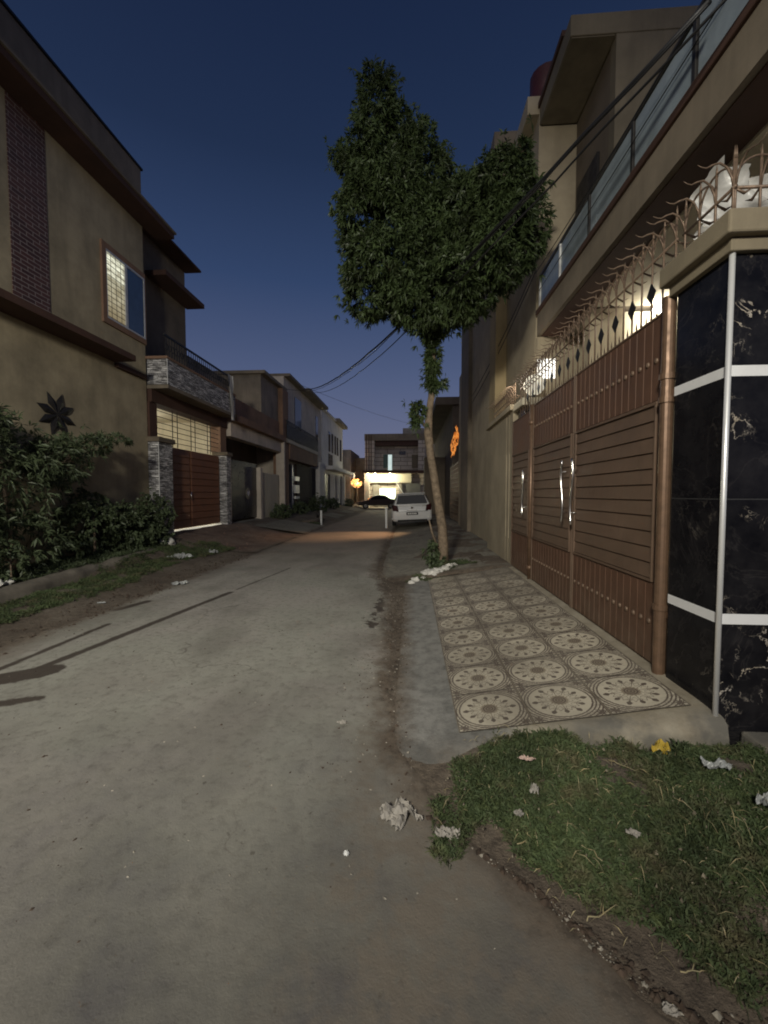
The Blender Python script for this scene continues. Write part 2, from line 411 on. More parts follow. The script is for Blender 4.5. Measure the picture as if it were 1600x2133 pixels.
    h = n.math('ADD', h, n.math('MULTIPLY', n.noise(w, 3.2, 5, .6), 1.2)); h = n.math('ADD', h, n.math('MULTIPLY', n.ramp(g3,[(.27,0),(.34,1)]), .06))
    n.bump(h, .42, .016)
    return n.fin(c, n.ramp(b,[(.3,.7),(.7,.9)]))
def soilcol(n, w, c1, c2, c3, s=3):
    a = n.noise(w, s*.4, 8, .65); f = n.noise(w, s*5, 7, .7); ff = n.noise(w, 90, 3, .6)
    c = n.ramp(a, [(.32,c1),(.5,c2),(.68,c3)])
    c = n.mix(n.ramp(f,[(.35,.6),(.55,0)]), c, tuple(x*.4 for x in c1))
    return n.mix(n.ramp(ff,[(.62,0),(.78,.4)]), c, tuple(min(1,x*1.9) for x in c3))
SOIL = ((.085,.064,.047),(.145,.114,.084),(.205,.172,.133))
def edgemix(n, w, c, width=.22):
    e = n.n('ShaderNodeAttribute', attribute_name='edge').outputs['Fac']
    k = n.math('ADD', e, n.math('MULTIPLY', n.math('SUBTRACT', n.noise(w, 3.5, 8, .7), .5), width*2.2))
    m = n.ramp(n.math('DIVIDE', k, width), [(.15,1),(.9,0)])
    return n.mix(m, c, soilcol(n, w, *SOIL))
def soil(name, c1, c2, c3, s=3, edge=0):
    n = NT(name); w = n.wpos()
    a = n.noise(w, s*.4, 8, .65); f = n.noise(w, s*5, 7, .7); ff = n.noise(w, 90, 3, .6)
    c = n.ramp(a, [(.32,c1),(.5,c2),(.68,c3)])
    c = n.mix(n.ramp(f,[(.35,.6),(.55,0)]), c, tuple(x*.4 for x in c1))
    c = n.mix(n.ramp(ff,[(.62,0),(.78,.4)]), c, tuple(min(1,x*1.9) for x in c3))
    if edge: c = edgemix(n, w, c, edge)
    n.bump(n.math('ADD', f, n.math('MULTIPLY', ff, .3)), .9 if name=='brown_soil' else .5, .03)
    return n.fin(c, .95)
M['soil'] = soil('brown_soil', *SOIL)
M['brickdrive'] = soil('muddy_brick_drive', (.10,.06,.045), (.17,.115,.085), (.22,.16,.12), 4, .3)
M['shoulder'] = soil('dusty_concrete', (.17,.155,.12), (.22,.205,.165), (.27,.25,.2), 2, .3)
def apron():
    n = NT('grey_cement'); w = n.wpos(); x,y,z = n.xyz(w)
    c = soilcol(n, w, (.19,.185,.17), (.235,.23,.21), (.29,.28,.255), 1.6)
    k = n.ramp(n.math('ADD', x, n.math('MULTIPLY', n.noise(w,2.5,6), .5)), [(.75,0),(1.0,1)])
    c = n.mix(k, c, n.ramp(n.noise(w,5,7,.7), [(.3,(.22,.185,.13)),(.7,(.38,.34,.26))]))
    k3 = n.ramp(n.math('ADD', n.math('ADD', x, .35), n.math('MULTIPLY', n.math('SUBTRACT', n.noise(w,4,7,.7), .5), .35)), [(.24,.95),(.42,0)])
    c = n.mix(k3, c, soilcol(n, w, *SOIL))
    k4 = n.ramp(n.math('SUBTRACT', n.math('ADD', y, n.math('MULTIPLY', n.math('SUBTRACT', n.noise(w,4,7,.7), .5), .5)), 1.9), [(.3,.9),(.6,0)])
    c = n.mix(n.math('MULTIPLY', k4, n.math('LESS_THAN', x, .7)), c, soilcol(n, w, *SOIL))
    k2 = n.math('MULTIPLY', n.ramp(n.math('DIVIDE', n.math('ADD', y, n.math('MULTIPLY', n.noise(w,3,5), .6)), 4), [(.69,1),(.74,0)]), n.ramp(n.noise(w,2.1,6),[(.42,0),(.55,.75)]))
    c = n.mix(k2, c, (.10,.098,.09))
    n.bump(n.noise(w, 40, 6, .7), .5, .01)
    return n.fin(c, .9)
M['apron'] = apron()

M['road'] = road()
def leafm(name, c, var=.5, sss=True, rough=.5):
    n = NT(name); w = n.wpos()
    f = n.noise(w, 2.4, 4, .6); f2 = n.noise(w, 30, 2, .5)
    a = n.ramp(f, [(.3,tuple(x*(1-var) for x in c)),(.7,tuple(x*(1+var*.6) for x in c))])
    a = n.mix(n.ramp(f2,[(.45,0),(.75,.45)]), a, (c[0]*1.9,c[1]*1.6,c[2]*1.3))
    if 'weed' in name: a = n.mix(n.ramp(n.noise(w, 5, 6, .7),[(.5,0),(.68,.75)]), a, (.13,.105,.06)); a = n.mix(n.ramp(n.noise(w, 2.2, 4),[(.35,.55),(.5,0)]), a, (.022,.03,.014))
    return n.fin(a, rough, 0, .3)
M['leaf'] = leafm('tree_leaves', (.048,.072,.027), .8)
M['bush'] = leafm('shrub_leaves', (.064,.086,.044))
M['grass'] = leafm('weed_leaves', (.064,.090,.038), rough=.75)
M['straw'] = leafm('dry_straw', (.30,.26,.15), .4)

# ------------------------------------------------------------------ ground
RRP = [(-8,3.0),(.2,2.2),(.7,1.35),(1.17,.80),(1.32,.66),(1.52,.53),(1.89,.18),(2.3,-.02),(3,-.12),(6,-.25),(8,-.66),(12,-.72),(60,-.8)]
def rr0(y):
    for (a,b),(c,d) in zip(RRP,RRP[1:]):
        if y<=c: return b+(d-b)*max(0,(y-a)/(c-a))
    return -.8
def gh(x, y):
    """height of the raw ground"""
    nz = noise.noise(Vector((x*1.3, y*1.3, 0)))*.02 + noise.noise(Vector((x*5, y*5, 3)))*.008
    z = 0
    def ss(a,b,t):
        t = max(0,min(1,(t-a)/(b-a))); return t*t*(3-2*t)
    if x < -4.1:
        if y < 10.2: z = ss(-4.2,-5.4,x)*.06 + (ss(-5.6,-5.9,x)*.16)
        else: z = ss(-4.2,-7.0,x)*.42
        t = ss(9.6,10.6,y); z = (ss(-4.2,-5.4,x)*.06 + ss(-5.6,-5.9,x)*.16)*(1-t) + ss(-4.2,-7.0,x)*.42*t
    elif x > -.2:
        far = ss(6.9,7.5,y); near = 1-ss(2.2,2.6,y)
        z = far*ss(-.75,2.0,x)*.30 + near*(ss(.05,.8,x-rr0(y))*.10+ss(1.0,1.8,x)*.04)
    return z + nz*(ss(0,.25,x-rr0(y)) if x>-2 else ss(0,.3,-4.1-x))

def sheet(name, xs, ys, m, f, parent=None, smooth=True, edge=None):
    mb = MB(); nx,ny = len(xs),len(ys)
    for y in ys:
        for x in xs: mb.v.append(f(x,y))
    for j in range(ny-1):
        for i in range(nx-1): mb.f.append((j*nx+i, j*nx+i+1, (j+1)*nx+i+1, (j+1)*nx+i))
    o = mb.build(name, m, parent, smooth=smooth, fix=False)
    if edge:
        at = o.data.attributes.new('edge','FLOAT','POINT'); k = 0
        for y in ys:
            for x in xs: at.data[k].value = edge(x,y); k += 1
    return o
def fr(a,b,s):
    n = max(1,int(round((b-a)/s))); return [a+(b-a)*i/n for i in range(n+1)]
xs = fr(-400,-30,40)[:-1]+fr(-30,-9,3)[:-1]+fr(-9,-4,.12)[:-1]+fr(-4,-.3,.6)[:-1]+fr(-.3,3.2,.08)[:-1]+fr(3.2,30,3)[:-1]+fr(30,400,40)
ys = fr(-60,-2,6)[:-1]+fr(-2,.5,.4)[:-1]+fr(.5,3,.07)[:-1]+fr(3,12,.15)[:-1]+fr(12,24,.5)[:-1]+fr(24,60,3)[:-1]+fr(60,500,40)
struct(sheet('ground', xs, ys, M['soil'], lambda x,y: (x,y,gh(x,y)-.004)))

# road sheet with broken edges
def road_right(y):
    return rr0(y) + noise.noise(Vector((0,y*3,1)))*.06+noise.noise(Vector((5,y*11,1)))*.025
def road_left(y): return -4.12 + noise.noise(Vector((9,y*1.1,1)))*.16+noise.noise(Vector((9,y*6,1)))*.05
ys2 = fr(-8,1,.3)[:-1]+fr(1,8,.06)[:-1]+fr(8,20,.15)[:-1]+fr(20,46,1)
US = [0,.008,.016,.027,.04,.055,.075,.1,.14,.2,.3,.4,.5,.6,.7,.8,.86,.9,.925,.945,.96,.973,.984,.992,1]
def rf(u,y):
    x = road_left(y)*(1-u)+road_right(y)*u
    return (x,y,.006+noise.noise(Vector((x*.6,y*.6,0)))*.004-(.02 if u in (0,1) else .004 if u<.02 or u>.98 else 0))
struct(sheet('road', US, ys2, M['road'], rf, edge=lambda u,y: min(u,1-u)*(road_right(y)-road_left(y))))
# cross street at the far end
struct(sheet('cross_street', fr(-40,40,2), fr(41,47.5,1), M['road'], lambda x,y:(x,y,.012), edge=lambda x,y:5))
# concrete shoulder in front of the neighbour, right
def shf(u,y):
    x0 = road_right(y)+.05; x = x0+(2.05-x0)*u
    k = max(0,min(1,(x+.75)/2.8)); k=k*k*(3-2*k)
    return (x,y,.012+.285*k + noise.noise(Vector((x*2,y*2,4)))*.008 - (.04 if (u==0 or y<7.15) else 0))
struct(sheet('concrete_shoulder', [i/30 for i in range(31)], fr(7.1,20,.1)[:-1]+fr(20,41,1), M['shoulder'], shf, edge=lambda u,y: min(u*2.6+.12,(y-7.1)*.6)))
# drive of the neighbour, left
struct(sheet('brick_driveway', fr(-7.0,-4.05,.12), fr(10.3,15.2,.12), M['brickdrive'],
     lambda x,y:(x+noise.noise(Vector((y*2,x,2)))*.08*(x>-4.3), y, gh(x,y)+.012+.012*abs(noise.noise(Vector((x*9,y*9,2))))), edge=lambda x,y:min(-4.05-x,y-10.3)))
def drive3(x,y): return (x,y, max(0,(-x-4.0)/3.0)*.42+.02)
struct(sheet('concrete_driveway', fr(-7.0,-4.0,.15), fr(15.25,19.2,.15), M['shoulder'], drive3, edge=lambda x,y:min(-4.0-x,(y-15.25)*.5+.1,(19.2-y)+.1)))
for i,(y0,y1) in enumerate(((25.2,28.6),(31,34),(35,40))):
    struct(sheet('concrete_driveway', fr(-7.0,-4.6,.3), fr(y0,y1,.4), M['shoulder'], lambda x,y:(x,y, max(0,(-x-4.6)/2.4)*.45+.02), edge=lambda x,y:min(-4.6-x+.1,1)))

# ------------------------------------------------------------------ tiled ramp
ramp = thing('tiled_ramp', 'cement ramp paved with medallion tiles in front of the big brown gate', 'ramp', (1,5,0))
RX0,RX1 = .31,1.70; TW = (RX1-RX0)/3
def rz(x): 
    k = (x-RX0)/(1.8-RX0); return .035+.245*k
mb = MB(); xs_ = fr(RX0,RX1,.06); ys_ = fr(2.50,7.45,.09)
for y in ys_:
    for x in xs_: mb.v.append((x,y,rz(x)+.012+noise.noise(Vector((x*3,y*3,0)))*.003))
nx = len(xs_)
for j in range(len(ys_)-1):
    for i in range(nx-1): mb.f.append((j*nx+i,j*nx+i+1,(j+1)*nx+i+1,(j+1)*nx+i))
pav = mb.build('tile_paving', M['tiles'], ramp, smooth=True, fix=False)
uvl = pav.data.uv_layers.new(name='UVMap')
for lp in pav.data.loops:
    v = pav.data.vertices[lp.vertex_index].co + Vector((1,5,0))
    uvl.data[lp.index].uv = ((v.x-RX0)/TW, (v.y-2.50)/TW)
# body of the ramp, rounded front edge
mb = MB(); N = 24
prof = []
for i in range(N+1):
    x = -.10 + (1.80+.10)*i/N
    zt = rz(x) if x > RX0 else .035*max(0,(x+.10)/(RX0+.10))
    prof.append((x, zt))
ysr = [2.33,2.335,2.35,2.38,2.44,2.52]+fr(2.6,7.5,.2)+[7.52]
for j,y in enumerate(ysr):
    for (x,z) in prof:
        drop = [.34,.12,.04,.015,.004,0][j] if j<6 else 0
        yy = y + ((-.16 if x<.2 else -.16+(x-.2)*1.0 if x<.5 else .14 if x<.9 else .14*max(0,1-(x-.9)/.5)) if y<2.5 else 0)*(2.52-y)/.19
        mb.v.append((x+noise.noise(Vector((y*2.2,x,0)))*.03*(x<.2), yy+noise.noise(Vector((x*5,0,y)))*.012, z-drop+noise.noise(Vector((x*4,y*4,1)))*.004))
n1 = len(prof)
for j in range(len(ysr)-1):
    for i in range(n1-1): mb.f.append((j*n1+i,j*n1+i+1,(j+1)*n1+i+1,(j+1)*n1+i))
mb.build('cement_body', M['apron'], ramp, smooth=True, fix=False)
# grey step beside the pillar
mb = MB(); mb.hexa([(1.90,1.62,.0),(3.4,1.2,.0),(3.4,2.41,.0),(1.90,2.41,.0),(1.90,2.12,.19),(3.4,1.32,.19),(3.4,2.40,.19),(1.90,2.40,.19)])
tag(mb.build('concrete_step', M['apron'], bev=.02), 'pale cement step at the foot of the black marble wall', 'step')

# ------------------------------------------------------------------ black marble pillar and side wall
pil = thing('marble_pillar', 'black gold veined marble gate pillar with white bands and beige coping', 'pillar', (1.78,2.42,0))
mb = MB(); mb.box(1.78,4.2,2.42,2.88,-.05,2.95); mb.build('marble_cladding', M['marble'], pil)
mb = MB()
mb.box(1.70,4.3,2.34,2.96,2.952,3.08); mb.build('coping', M['coping'], pil, bev=.012)
mb = MB(); mb.box(1.745,4.25,2.385,2.92,2.88,2.951); mb.build('coping_moulding', M['coping'], pil, bev=.006)
for z in (2.24,.83):
    mb = MB(); mb.box(1.777,4.201,2.417,2.881,z-.03,z+.03); mb.build('white_band', M['bandwhite'], pil)
mb = MB(); mb.tube([(1.775,2.415,.02),(1.775,2.415,2.88)], .015, 10); mb.build('steel_corner_trim', M['trim'], pil, smooth=True)

# ------------------------------------------------------------------ main gate
gate = thing('metal_gate', 'large brown sheet metal gate with slatted panels beside the marble pillar', 'gate', (1.8,4.5,.27))
GX = 1.80
def gate_leaf(name, y0, y1, z0=.285, z1=2.84, studs=True, plank=.105):
    mb = MB(); mb.box(GX,GX+.05,y0,y1,z0,z1); lf = mb.build(name, M['gate'], gate)
    mg = .07
    # vertical planks above and below: raised strips with fine gaps
    pz0,pz1 = .92,2.20
    n = max(2,int(round((y1-y0-.06)/plank))); w = (y1-y0-.06)/n
    up = MB(); lo = MB()
    for i in range(n):
        a = y0+.03+i*w
        up.box(GX-.010,GX-.001,a+.005,a+w-.005,pz1+.03,z1-.015)
        lo.box(GX-.010,GX-.001,a+.005,a+w-.005,z0+.012,pz0-.03)
    up.build('upper_planks', M['gate'], lf, bev=.003); lo.build('lower_planks', M['gate'], lf, bev=.003)
    # slatted panel
    sl = MB(); k = 11; h = (pz1-pz0)/k
    for i in range(k):
        z = pz0+i*h
        sl.prism([(GX-.001,z+.004),(GX-.020,z+.006),(GX-.009,z+h-.004),(GX-.001,z+h-.004)], 'y', y0+mg, y1-mg)
    sl.build('slatted_panel', M['gatepanel'], lf)
    fm = MB()
    for a,b,c,d in ((y0+mg-.022,y1-mg+.022,pz1,pz1+.022),(y0+mg-.022,y1-mg+.022,pz0-.022,pz0),(y0+mg-.022,y0+mg,pz0,pz1),(y1-mg,y1-mg+.022,pz0,pz1)):
        fm.box(GX-.026,GX-.0005,a,b,c,d)
    fm.build('panel_frame', M['gatepanel'], lf, bev=.003)
    ed = MB()
    for a,b in ((y0,y0+.022),(y1-.022,y1)): ed.box(GX-.017,GX-.0005,a,b,z0,z1)
    ed.box(GX-.017,GX-.0005,y0+.023,y1-.023,z1-.014,z1+.004); ed.build('edge_strip', M['gatepanel'], lf, bev=.003)
    if studs:
        for zz in (2.52,.60):
            for i in range(n):
                s = MB(); s.ball((GX-.012,y0+.03+(i+.5)*w,zz),(.012,.021,.021),10,6)
                s.build('stud', M['rust'], lf, smooth=True)
    return lf
L1 = gate_leaf('gate_leaf', 3.03, 4.57); L2 = gate_leaf('gate_leaf', 4.59, 6.08); L3 = gate_leaf('wicket_door', 6.20, 7.28, z1=2.80, studs=False)
def handle(y, z0, z1, leaf, flip=1):
    pts = []
    for i in range(17):
        t = i/16; pts.append((GX-.075, y+flip*.028*math.sin(t*2*math.pi), z0+(z1-z0)*t))
    mb = MB(); mb.tube(pts, .013, 10)
    for t in (.18,.82): mb.tube([(GX-.075,y+flip*.028*math.sin(t*2*math.pi),z0+(z1-z0)*t),(GX-.004,y,z0+(z1-z0)*t)], .007, 8)
    mb.build('wavy_handle', M['steel'], leaf, smooth=True)
handle(4.46,1.22,1.93,L1,1); handle(4.74,1.22,1.93,L2,-1); handle(6.36,1.22,1.92,L3,1)
mb = MB(); mb.tube([(1.775,2.955,.27),(1.775,2.955,2.90)], .042, 16)
for z in (.75,2.36,2.2): mb.tube([(1.775,2.955,z-.02),(1.775,2.955,z+.02)], .052, 16)
mb.box(1.79,1.83,2.88,2.93,2.22,2.27); mb.box(1.79,1.83,2.88,2.93,.68,.73)
mb.build('hinge_pipe', M['pipe'], gate, smooth=False)
mb = MB(); mb.tube([(1.785,6.14,.25),(1.785,6.14,2.86)], .032, 14)
for z in (.45,2.6): mb.tube([(1.785,6.14,z-.03),(1.785,6.14,z+.03)], .043, 14)
mb.build('wicket_post', M['pipe'], gate, smooth=True)

# second pillar behind the wicket, with globe lamp
p2 = thing('lamp_pillar', 'short marble clad pillar with cream cap at the far end of the brown gate', 'pillar', (2.05,7.1,0))
MB().box(1.86,2.3,6.75,7.2,0,2.98).build('marble_cladding', M['marble'], p2)
MB().box(1.79,2.37,6.68,7.27,2.981,3.10).build('cap', M['cream'], p2, bev=.01)
MB().tube([(1.855,6.745,.2),(1.855,6.745,2.97)], .013, 8).build('steel_corner_trim', M['steel'], p2, smooth=True)
gl = thing('globe_lamp', 'round white globe lamp on top of the far gate pillar', 'lamp', (2.05,6.95,3.1))
MB().tube([(2.05,6.95,3.10),(2.05,6.95,3.13),(2.05,6.95,3.2)], [.07,.05,.04], 12).build('lamp_base', M['black_iron'], gl, smooth=True)
MB().ball((2.05,6.95,3.36),.17,20,12).build('globe', emis('opal_globe',(.9,.85,.7),.55), gl, smooth=True)

# ------------------------------------------------------------------ spike fence
def leafshape(mb, c, d, up, L, W):
    c,d,up = Vector(c),Vector(d).normalized(),Vector(up); s = d.cross(up).normalized()
    mb.add([c, c+d*L*.45+s*W, c+d*L, c+d*L*.45-s*W, c+d*L*.45+up*W*.25], [(0,1,4),(1,2,4),(2,3,4),(3,0,4)])
def spike_run(name, label, p0, axis, n, sp, zb, diamonds=True):
    t = thing(name, label, 'fence', p0, 'spiked iron fence runs')
    ax = Vector(axis); out = Vector((-1,0,0)) if axis[1] else Vector((0,-1,0))
    P0 = Vector(p0); zr = 3.29
    L = (n-1)*sp
    mb = MB(); a = P0.copy(); a.z = zr; b = P0+ax*L; b.z = zr
    mb.tube([a-ax*.02,b+ax*.02], .009, 8); mb.build('rail', M['rust'], t, smooth=True)
    def at(i, z, o=0): 
        v = P0+ax*(i*sp)+out*o; v.z = z; return v
    # prototypes at i=0
    b0 = MB(); b0.tube([at(0,zb),at(0,zr+.16)], .0075, 7); b0.tube([at(0,zr+.16),at(0,zr+.235)],[.010,.001],7)
    bar = b0.build('bar', M['rust'], t, smooth=True)
    ar = MB(); pts = []
    for k in range(13):
        w = math.pi*k/12; c = P0+ax*(sp*(1-math.cos(w))); c.z = zr+.01+.165*math.sin(w)**.8 if 0<k<12 else zr+.01
        pts.append(c)
    ar.tube(pts,.0065,6); arch = ar.build('arch', M['rust'], t, smooth=True)
    cs = MB(); pts = []; 
    for (o,z) in ((0,.0),(.012,.06),(.04,.115),(.08,.14),(.12,.13),(.15,.115),(.175,.12),(.20,.135)):
        pts.append(at(0,zr+z,o))
    cs.tube(pts,[.006,.006,.006,.006,.005,.004,.003,.001],6); cs.tube([at(0,zr,0),at(0,zr-.03,-.06),at(0,zr+.0,-.11)],[.005,.009,.001],6)
    curl = cs.build('curved_spike', M['rust'], t, smooth=True)
    d0 = MB(); dz = 3.06; h = .078; w = .055
    d0.add([at(0,dz-h),P0+ax*w+Vector((0,0,dz-P0.z)),at(0,dz+h),P0-ax*w+Vector((0,0,dz-P0.z)),
            at(0,dz-h,.008),P0+ax*w+out*.008+Vector((0,0,dz-P0.z)),at(0,dz+h,.008),P0-ax*w+out*.008+Vector((0,0,dz-P0.z))],
           [(0,1,2,3),(7,6,5,4),(0,4,5,1),(1,5,6,2),(2,6,7,3),(3,7,4,0)])
    dia = d0.build('diamond', M['black_iron'], t) if diamonds else None
    s0 = MB(); leafshape(s0, at(0,zb), (0,0,1), tuple(out), .10, .014); leafshape(s0, at(0,zb), (0,0,1), tuple(-out), .10, .014)
    spk = s0.build('short_spear', M['rust'], t)
    for i in range(n):
        loc = tuple(ax*(i*sp)); jr = (random.uniform(-.02,.02),random.uniform(-.02,.02),random.uniform(-.12,.12))
        if i: kid(bar,t,loc)
        if i and i < n-2: kid(arch,t,loc)
        if i: kid(curl,t,loc,rot=(0,0,jr[2]))
        if dia and i%2==0 and i>0: kid(dia,t,loc)
        half = tuple(ax*((i+.5)*sp))
        if i and i<n-1: kid(spk,t,half)
    if not diamonds: pass
    return t
spike_run('spike_fence', 'rusty iron fence with arches and diamonds along the top of the brown gate', (1.82,2.98,2.84), (0,1,0), 30, .135, 2.84)
spike_run('spike_fence', 'rusty iron spikes with tall arches above the black marble pillar turning the corner', (1.84,2.50,3.08), (1,0,0), 8, .135, 3.08, False)
spike_run('spike_fence', 'short link of iron spikes on the pillar coping next to the gate spikes', (1.83,2.50,3.08), (0,1,0), 4, .135, 3.08, False)
spike_run('spike_fence', 'rusty iron spikes on the boundary wall beyond the wicket door', (1.83,7.28,3.1), (0,1,0), 14, .135, 3.1, False)

# ------------------------------------------------------------------ right house (own gate)
hr = thing('beige_house', 'beige two storey house with glass balcony behind the brown gate', 'house', (4,5,0))
MB().box(2.2,9,2.0,7.35,4.30,4.66).build('balcony_slab', M['fascia'], hr)
MB().box(2.26,2.62,2.05,7.30,4.285,4.299).build('soffit', M['brownpl'], hr)
MB().box(2.17,2.30,1.99,7.36,4.661,4.74).build('slab_edge_trim', M['brownpl'], hr, bev=.01)
MB().box(2.63,9,2.05,6.19,4.27,4.299).build('porch_ceiling', M['cream'], hr)
MB().box(6.2,6.4,2.42,7.3,0,4.26).build('porch_back_wall', M['cream'], hr)
MB().box(3.1,6.19,6.35,6.5,0,4.26).build('porch_end_wall', M['cream'], hr)
MB().box(3.12,3.9,6.33,6.349,2.2,3.95).build('cream_door', M['cream'], hr)
MB().box(2.62,3.09,6.22,6.42,0,4.26).build('brown_pier', M['beige2'], hr)
MB().box(2.2,9,7.3,7.4,0,4.28).build('side_wall', M['beige2'], hr)
# glass balustrade
rail = MB(); rail.box(2.225,2.275,2.0,7.34,5.30,5.345); rail.box(2.24,2.26,2.0,7.34,4.80,4.82)
rl = rail.build('balustrade', M['steel'] if False else simple('dark_rail', (.07,.065,.06), .4, .6), hr, bev=.006)
for y in (2.0,3.5,4.4,5.4,6.4,7.34):
    MB().box(2.225,2.265,y-.02,y+.02,4.74,5.30).build('post', M['white'] if y>5.8 else rl.data.materials[0], rl, bev=.003)
ysb = (2.0,3.5,4.4,5.4,6.4,7.34)
for a,b in zip(ysb,ysb[1:]):
    MB().box(2.244,2.254,a+.03,b-.03,4.83,5.29).build('glass_panel', M['rail_glass'], rl)
rl2 = MB(); rl2.tube([(2.22,2.0,5.08),(2.22,7.34,5.08)],.006,6).build('mid_wire', M['black_iron'], rl)
# upper storey
MB().box(2.83,2.95,6.22,7.4,4.67,7.88).build('recess_wall', M['darkpl'], hr)
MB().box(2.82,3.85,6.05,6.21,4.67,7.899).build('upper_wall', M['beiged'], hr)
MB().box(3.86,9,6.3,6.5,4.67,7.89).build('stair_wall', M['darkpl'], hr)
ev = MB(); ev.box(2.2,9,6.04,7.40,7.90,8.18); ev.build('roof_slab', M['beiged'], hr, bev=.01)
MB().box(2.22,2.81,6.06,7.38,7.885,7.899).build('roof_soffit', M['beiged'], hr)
dr = MB().box(2.79,2.828,6.5,7.25,4.75,6.7).build('balcony_door', simple('dark_door',(.012,.01,.01),.6), hr)
MB().box(2.17,2.26,6.3,7.40,8.181,8.26).build('roof_coping', M['brownpl'], hr)
# lit small window
wn = MB().box(2.20,2.50,7.27,7.299,3.56,3.89).build('window', emis('bright_window',(1,.97,.9),1.8), hr)
g = MB()
for i in range(6): g.box(2.20+.06*i-.004,2.20+.06*i+.004,7.255,7.269,3.56,3.89)
for i in range(4): g.box(2.20,2.50,7.245,7.254,3.6+.08*i,3.607+.08*i)
g.build('window_grille', M['white'], wn)

pl = thing('porch_lamp', 'bright white lamp glowing just above the top edge of the brown gate', 'lamp', (3.6,5.75,4.2))
PLX,PLY,PLZ = PLAMP
MB().tube([(PLX,PLY,4.268),(PLX,PLY,4.24)], .05, 16).build('lamp_base', M['white'], pl)
MB().ball((PLX,PLY,PLZ),(.06,.06,.05),14,8).build('bulb', emis('lamp_glow',(1,.97,.9),60), pl, smooth=True)
# white wrapped bundle on the side
mb = MB(); 
nu,nv = 60,40
for j in range(nv+1):
    for i in range(nu+1):
        u=i/nu; v=j/nv
        p = Vector((2.35+1.7*u, 3.3+.25*math.sin(v*3.1), 3.25+.85*v*(1-.25*math.sin(u*3))))
        d = noise.noise(Vector((u*4,v*3,1)))*.34+abs(noise.noise(Vector((u*9+v*4,v*5,1))))*.22
        mb.v.append((p.x,p.y+d,p.z+d*.3))
for j in range(nv):
    for i in range(nu): mb.f.append((j*(nu+1)+i,j*(nu+1)+i+1,(j+1)*(nu+1)+i+1,(j+1)*(nu+1)+i))
tag(mb.build('plastic_sheet', simple('translucent_plastic',(.7,.69,.66),.35,0,.1,6,.1), smooth=True, fix=False), 'crumpled pale plastic sheet hanging behind the spikes above the marble wall', 'sheet')

# boundary wall beyond wicket, with slots
bw = thing('boundary_wall', 'low beige boundary wall with two narrow slots beyond the wicket door', 'wall', (1.9,8.3,0))
wmb = MB()
for y0,y1 in ((7.30,7.50),(7.56,7.72),(7.78,9.55)): wmb.box(1.8,1.98,y0,y1,0,3.02)
for y0,y1 in ((7.50,7.56),(7.72,7.78)):
    wmb.box(1.805,1.98,y0,y1,0,.75); wmb.box(1.805,1.98,y0,y1,2.3,3.018); wmb.box(1.9,1.975,y0,y1,.75,2.3)
wmb.build('wall', M['beige2'], bw)
MB().box(1.74,2.04,7.29,9.6,3.022,3.12).build('coping', M['beige2'], bw, bev=.01)

# ------------------------------------------------------------------ right neighbour
rn = thing('tall_beige_house', 'tall beige house behind the tree next to the glass balcony', 'house', (4,11,0))
MB().box(2.2,9,7.42,10.3,3.0,8.1).build('wall', M['beige2'], rn)
MB().box(1.95,2.199,9.62,10.3,.2,8.1).build('yellow_pier', plaster('yellow_plaster',(.46,.36,.20),var=.15), rn)
MB().box(2.0,9,10.31,13.5,0,9.6).build('grey_wall', M['beige2'], rn)
MB().box(1.88,2.4,13.51,15.4,0,9.6).build('brown_pier', M['fascia'], rn)
MB().box(1.95,8,15.41,16.6,0,6.2).build('end_wall', M['beige2'], rn)
MB().box(1.75,9,9.01,10.29,8.102,9.2).build('roof_parapet', M['fascia'], rn)
MB().box(2.0,9,7.42,9.0,8.101,8.4).build('roof_slab', M['beige2'], rn)
wt = thing('rooftop_tank', 'dark red rooftop tank at the edge of the right hand roof', 'tank', (2.4,7.9,9.3))
MB().tube([(2.5,8.0,8.4),(2.5,8.0,9.25),(2.5,8.0,9.32)],[.3,.3,.12],16).build('tank_body', simple('dark_red_plastic',(.08,.02,.02),.5), wt, smooth=True)

# far right gate house with orange light
rg = thing('lattice_gate', 'tall dark lattice gate edged by glowing orange light beyond the beige house', 'gate', (2,18.5,0))
MB().box(2.05,2.1,16.7,21.0,.3,2.95).build('gate_panel', simple('brown_lattice',(.10,.065,.045),.5), rg)
la = MB()
for i in range(22):
    y = 16.8+i*.195
    la.box(2.03,2.049,y,y+.03,.35,2.9)
for i in range(13):
    la.box(2.015,2.029,16.75,20.95,.45+i*.2,.475+i*.2)
la.build('lattice', simple('lattice_paint',(.16,.11,.07),.5), rg)
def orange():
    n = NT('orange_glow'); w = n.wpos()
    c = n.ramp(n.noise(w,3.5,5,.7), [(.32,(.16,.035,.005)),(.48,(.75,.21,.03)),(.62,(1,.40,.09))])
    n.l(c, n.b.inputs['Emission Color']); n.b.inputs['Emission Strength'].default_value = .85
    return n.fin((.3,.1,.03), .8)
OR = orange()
MB().box(2.0,2.03,16.62,16.68,.3,3.6).build('glow_edge', emis('dim_orange_glow',(1,.6,.3),.8), rg)  # gate edges are no lamps; the light on them is put in as emission
MB().box(2.0,2.03,16.7,18.6,.26,.29).build('glow_edge', emis('warm_glow',(1,.75,.5),1.6), rg)
oc = MB(); nu_,nv_ = 60,22
for j in range(nv_+1):
    for i in range(nu_+1):
        u=i/nu_; v=j/nv_; y=19.3-2.6*u
        oc.v.append((1.98+.12*noise.noise(Vector((u*5,v*3,2)))-.1*v, y, 3.18+.75*u+(.62-.15*u)*v+.10*noise.noise(Vector((u*9,v*2,7)))))
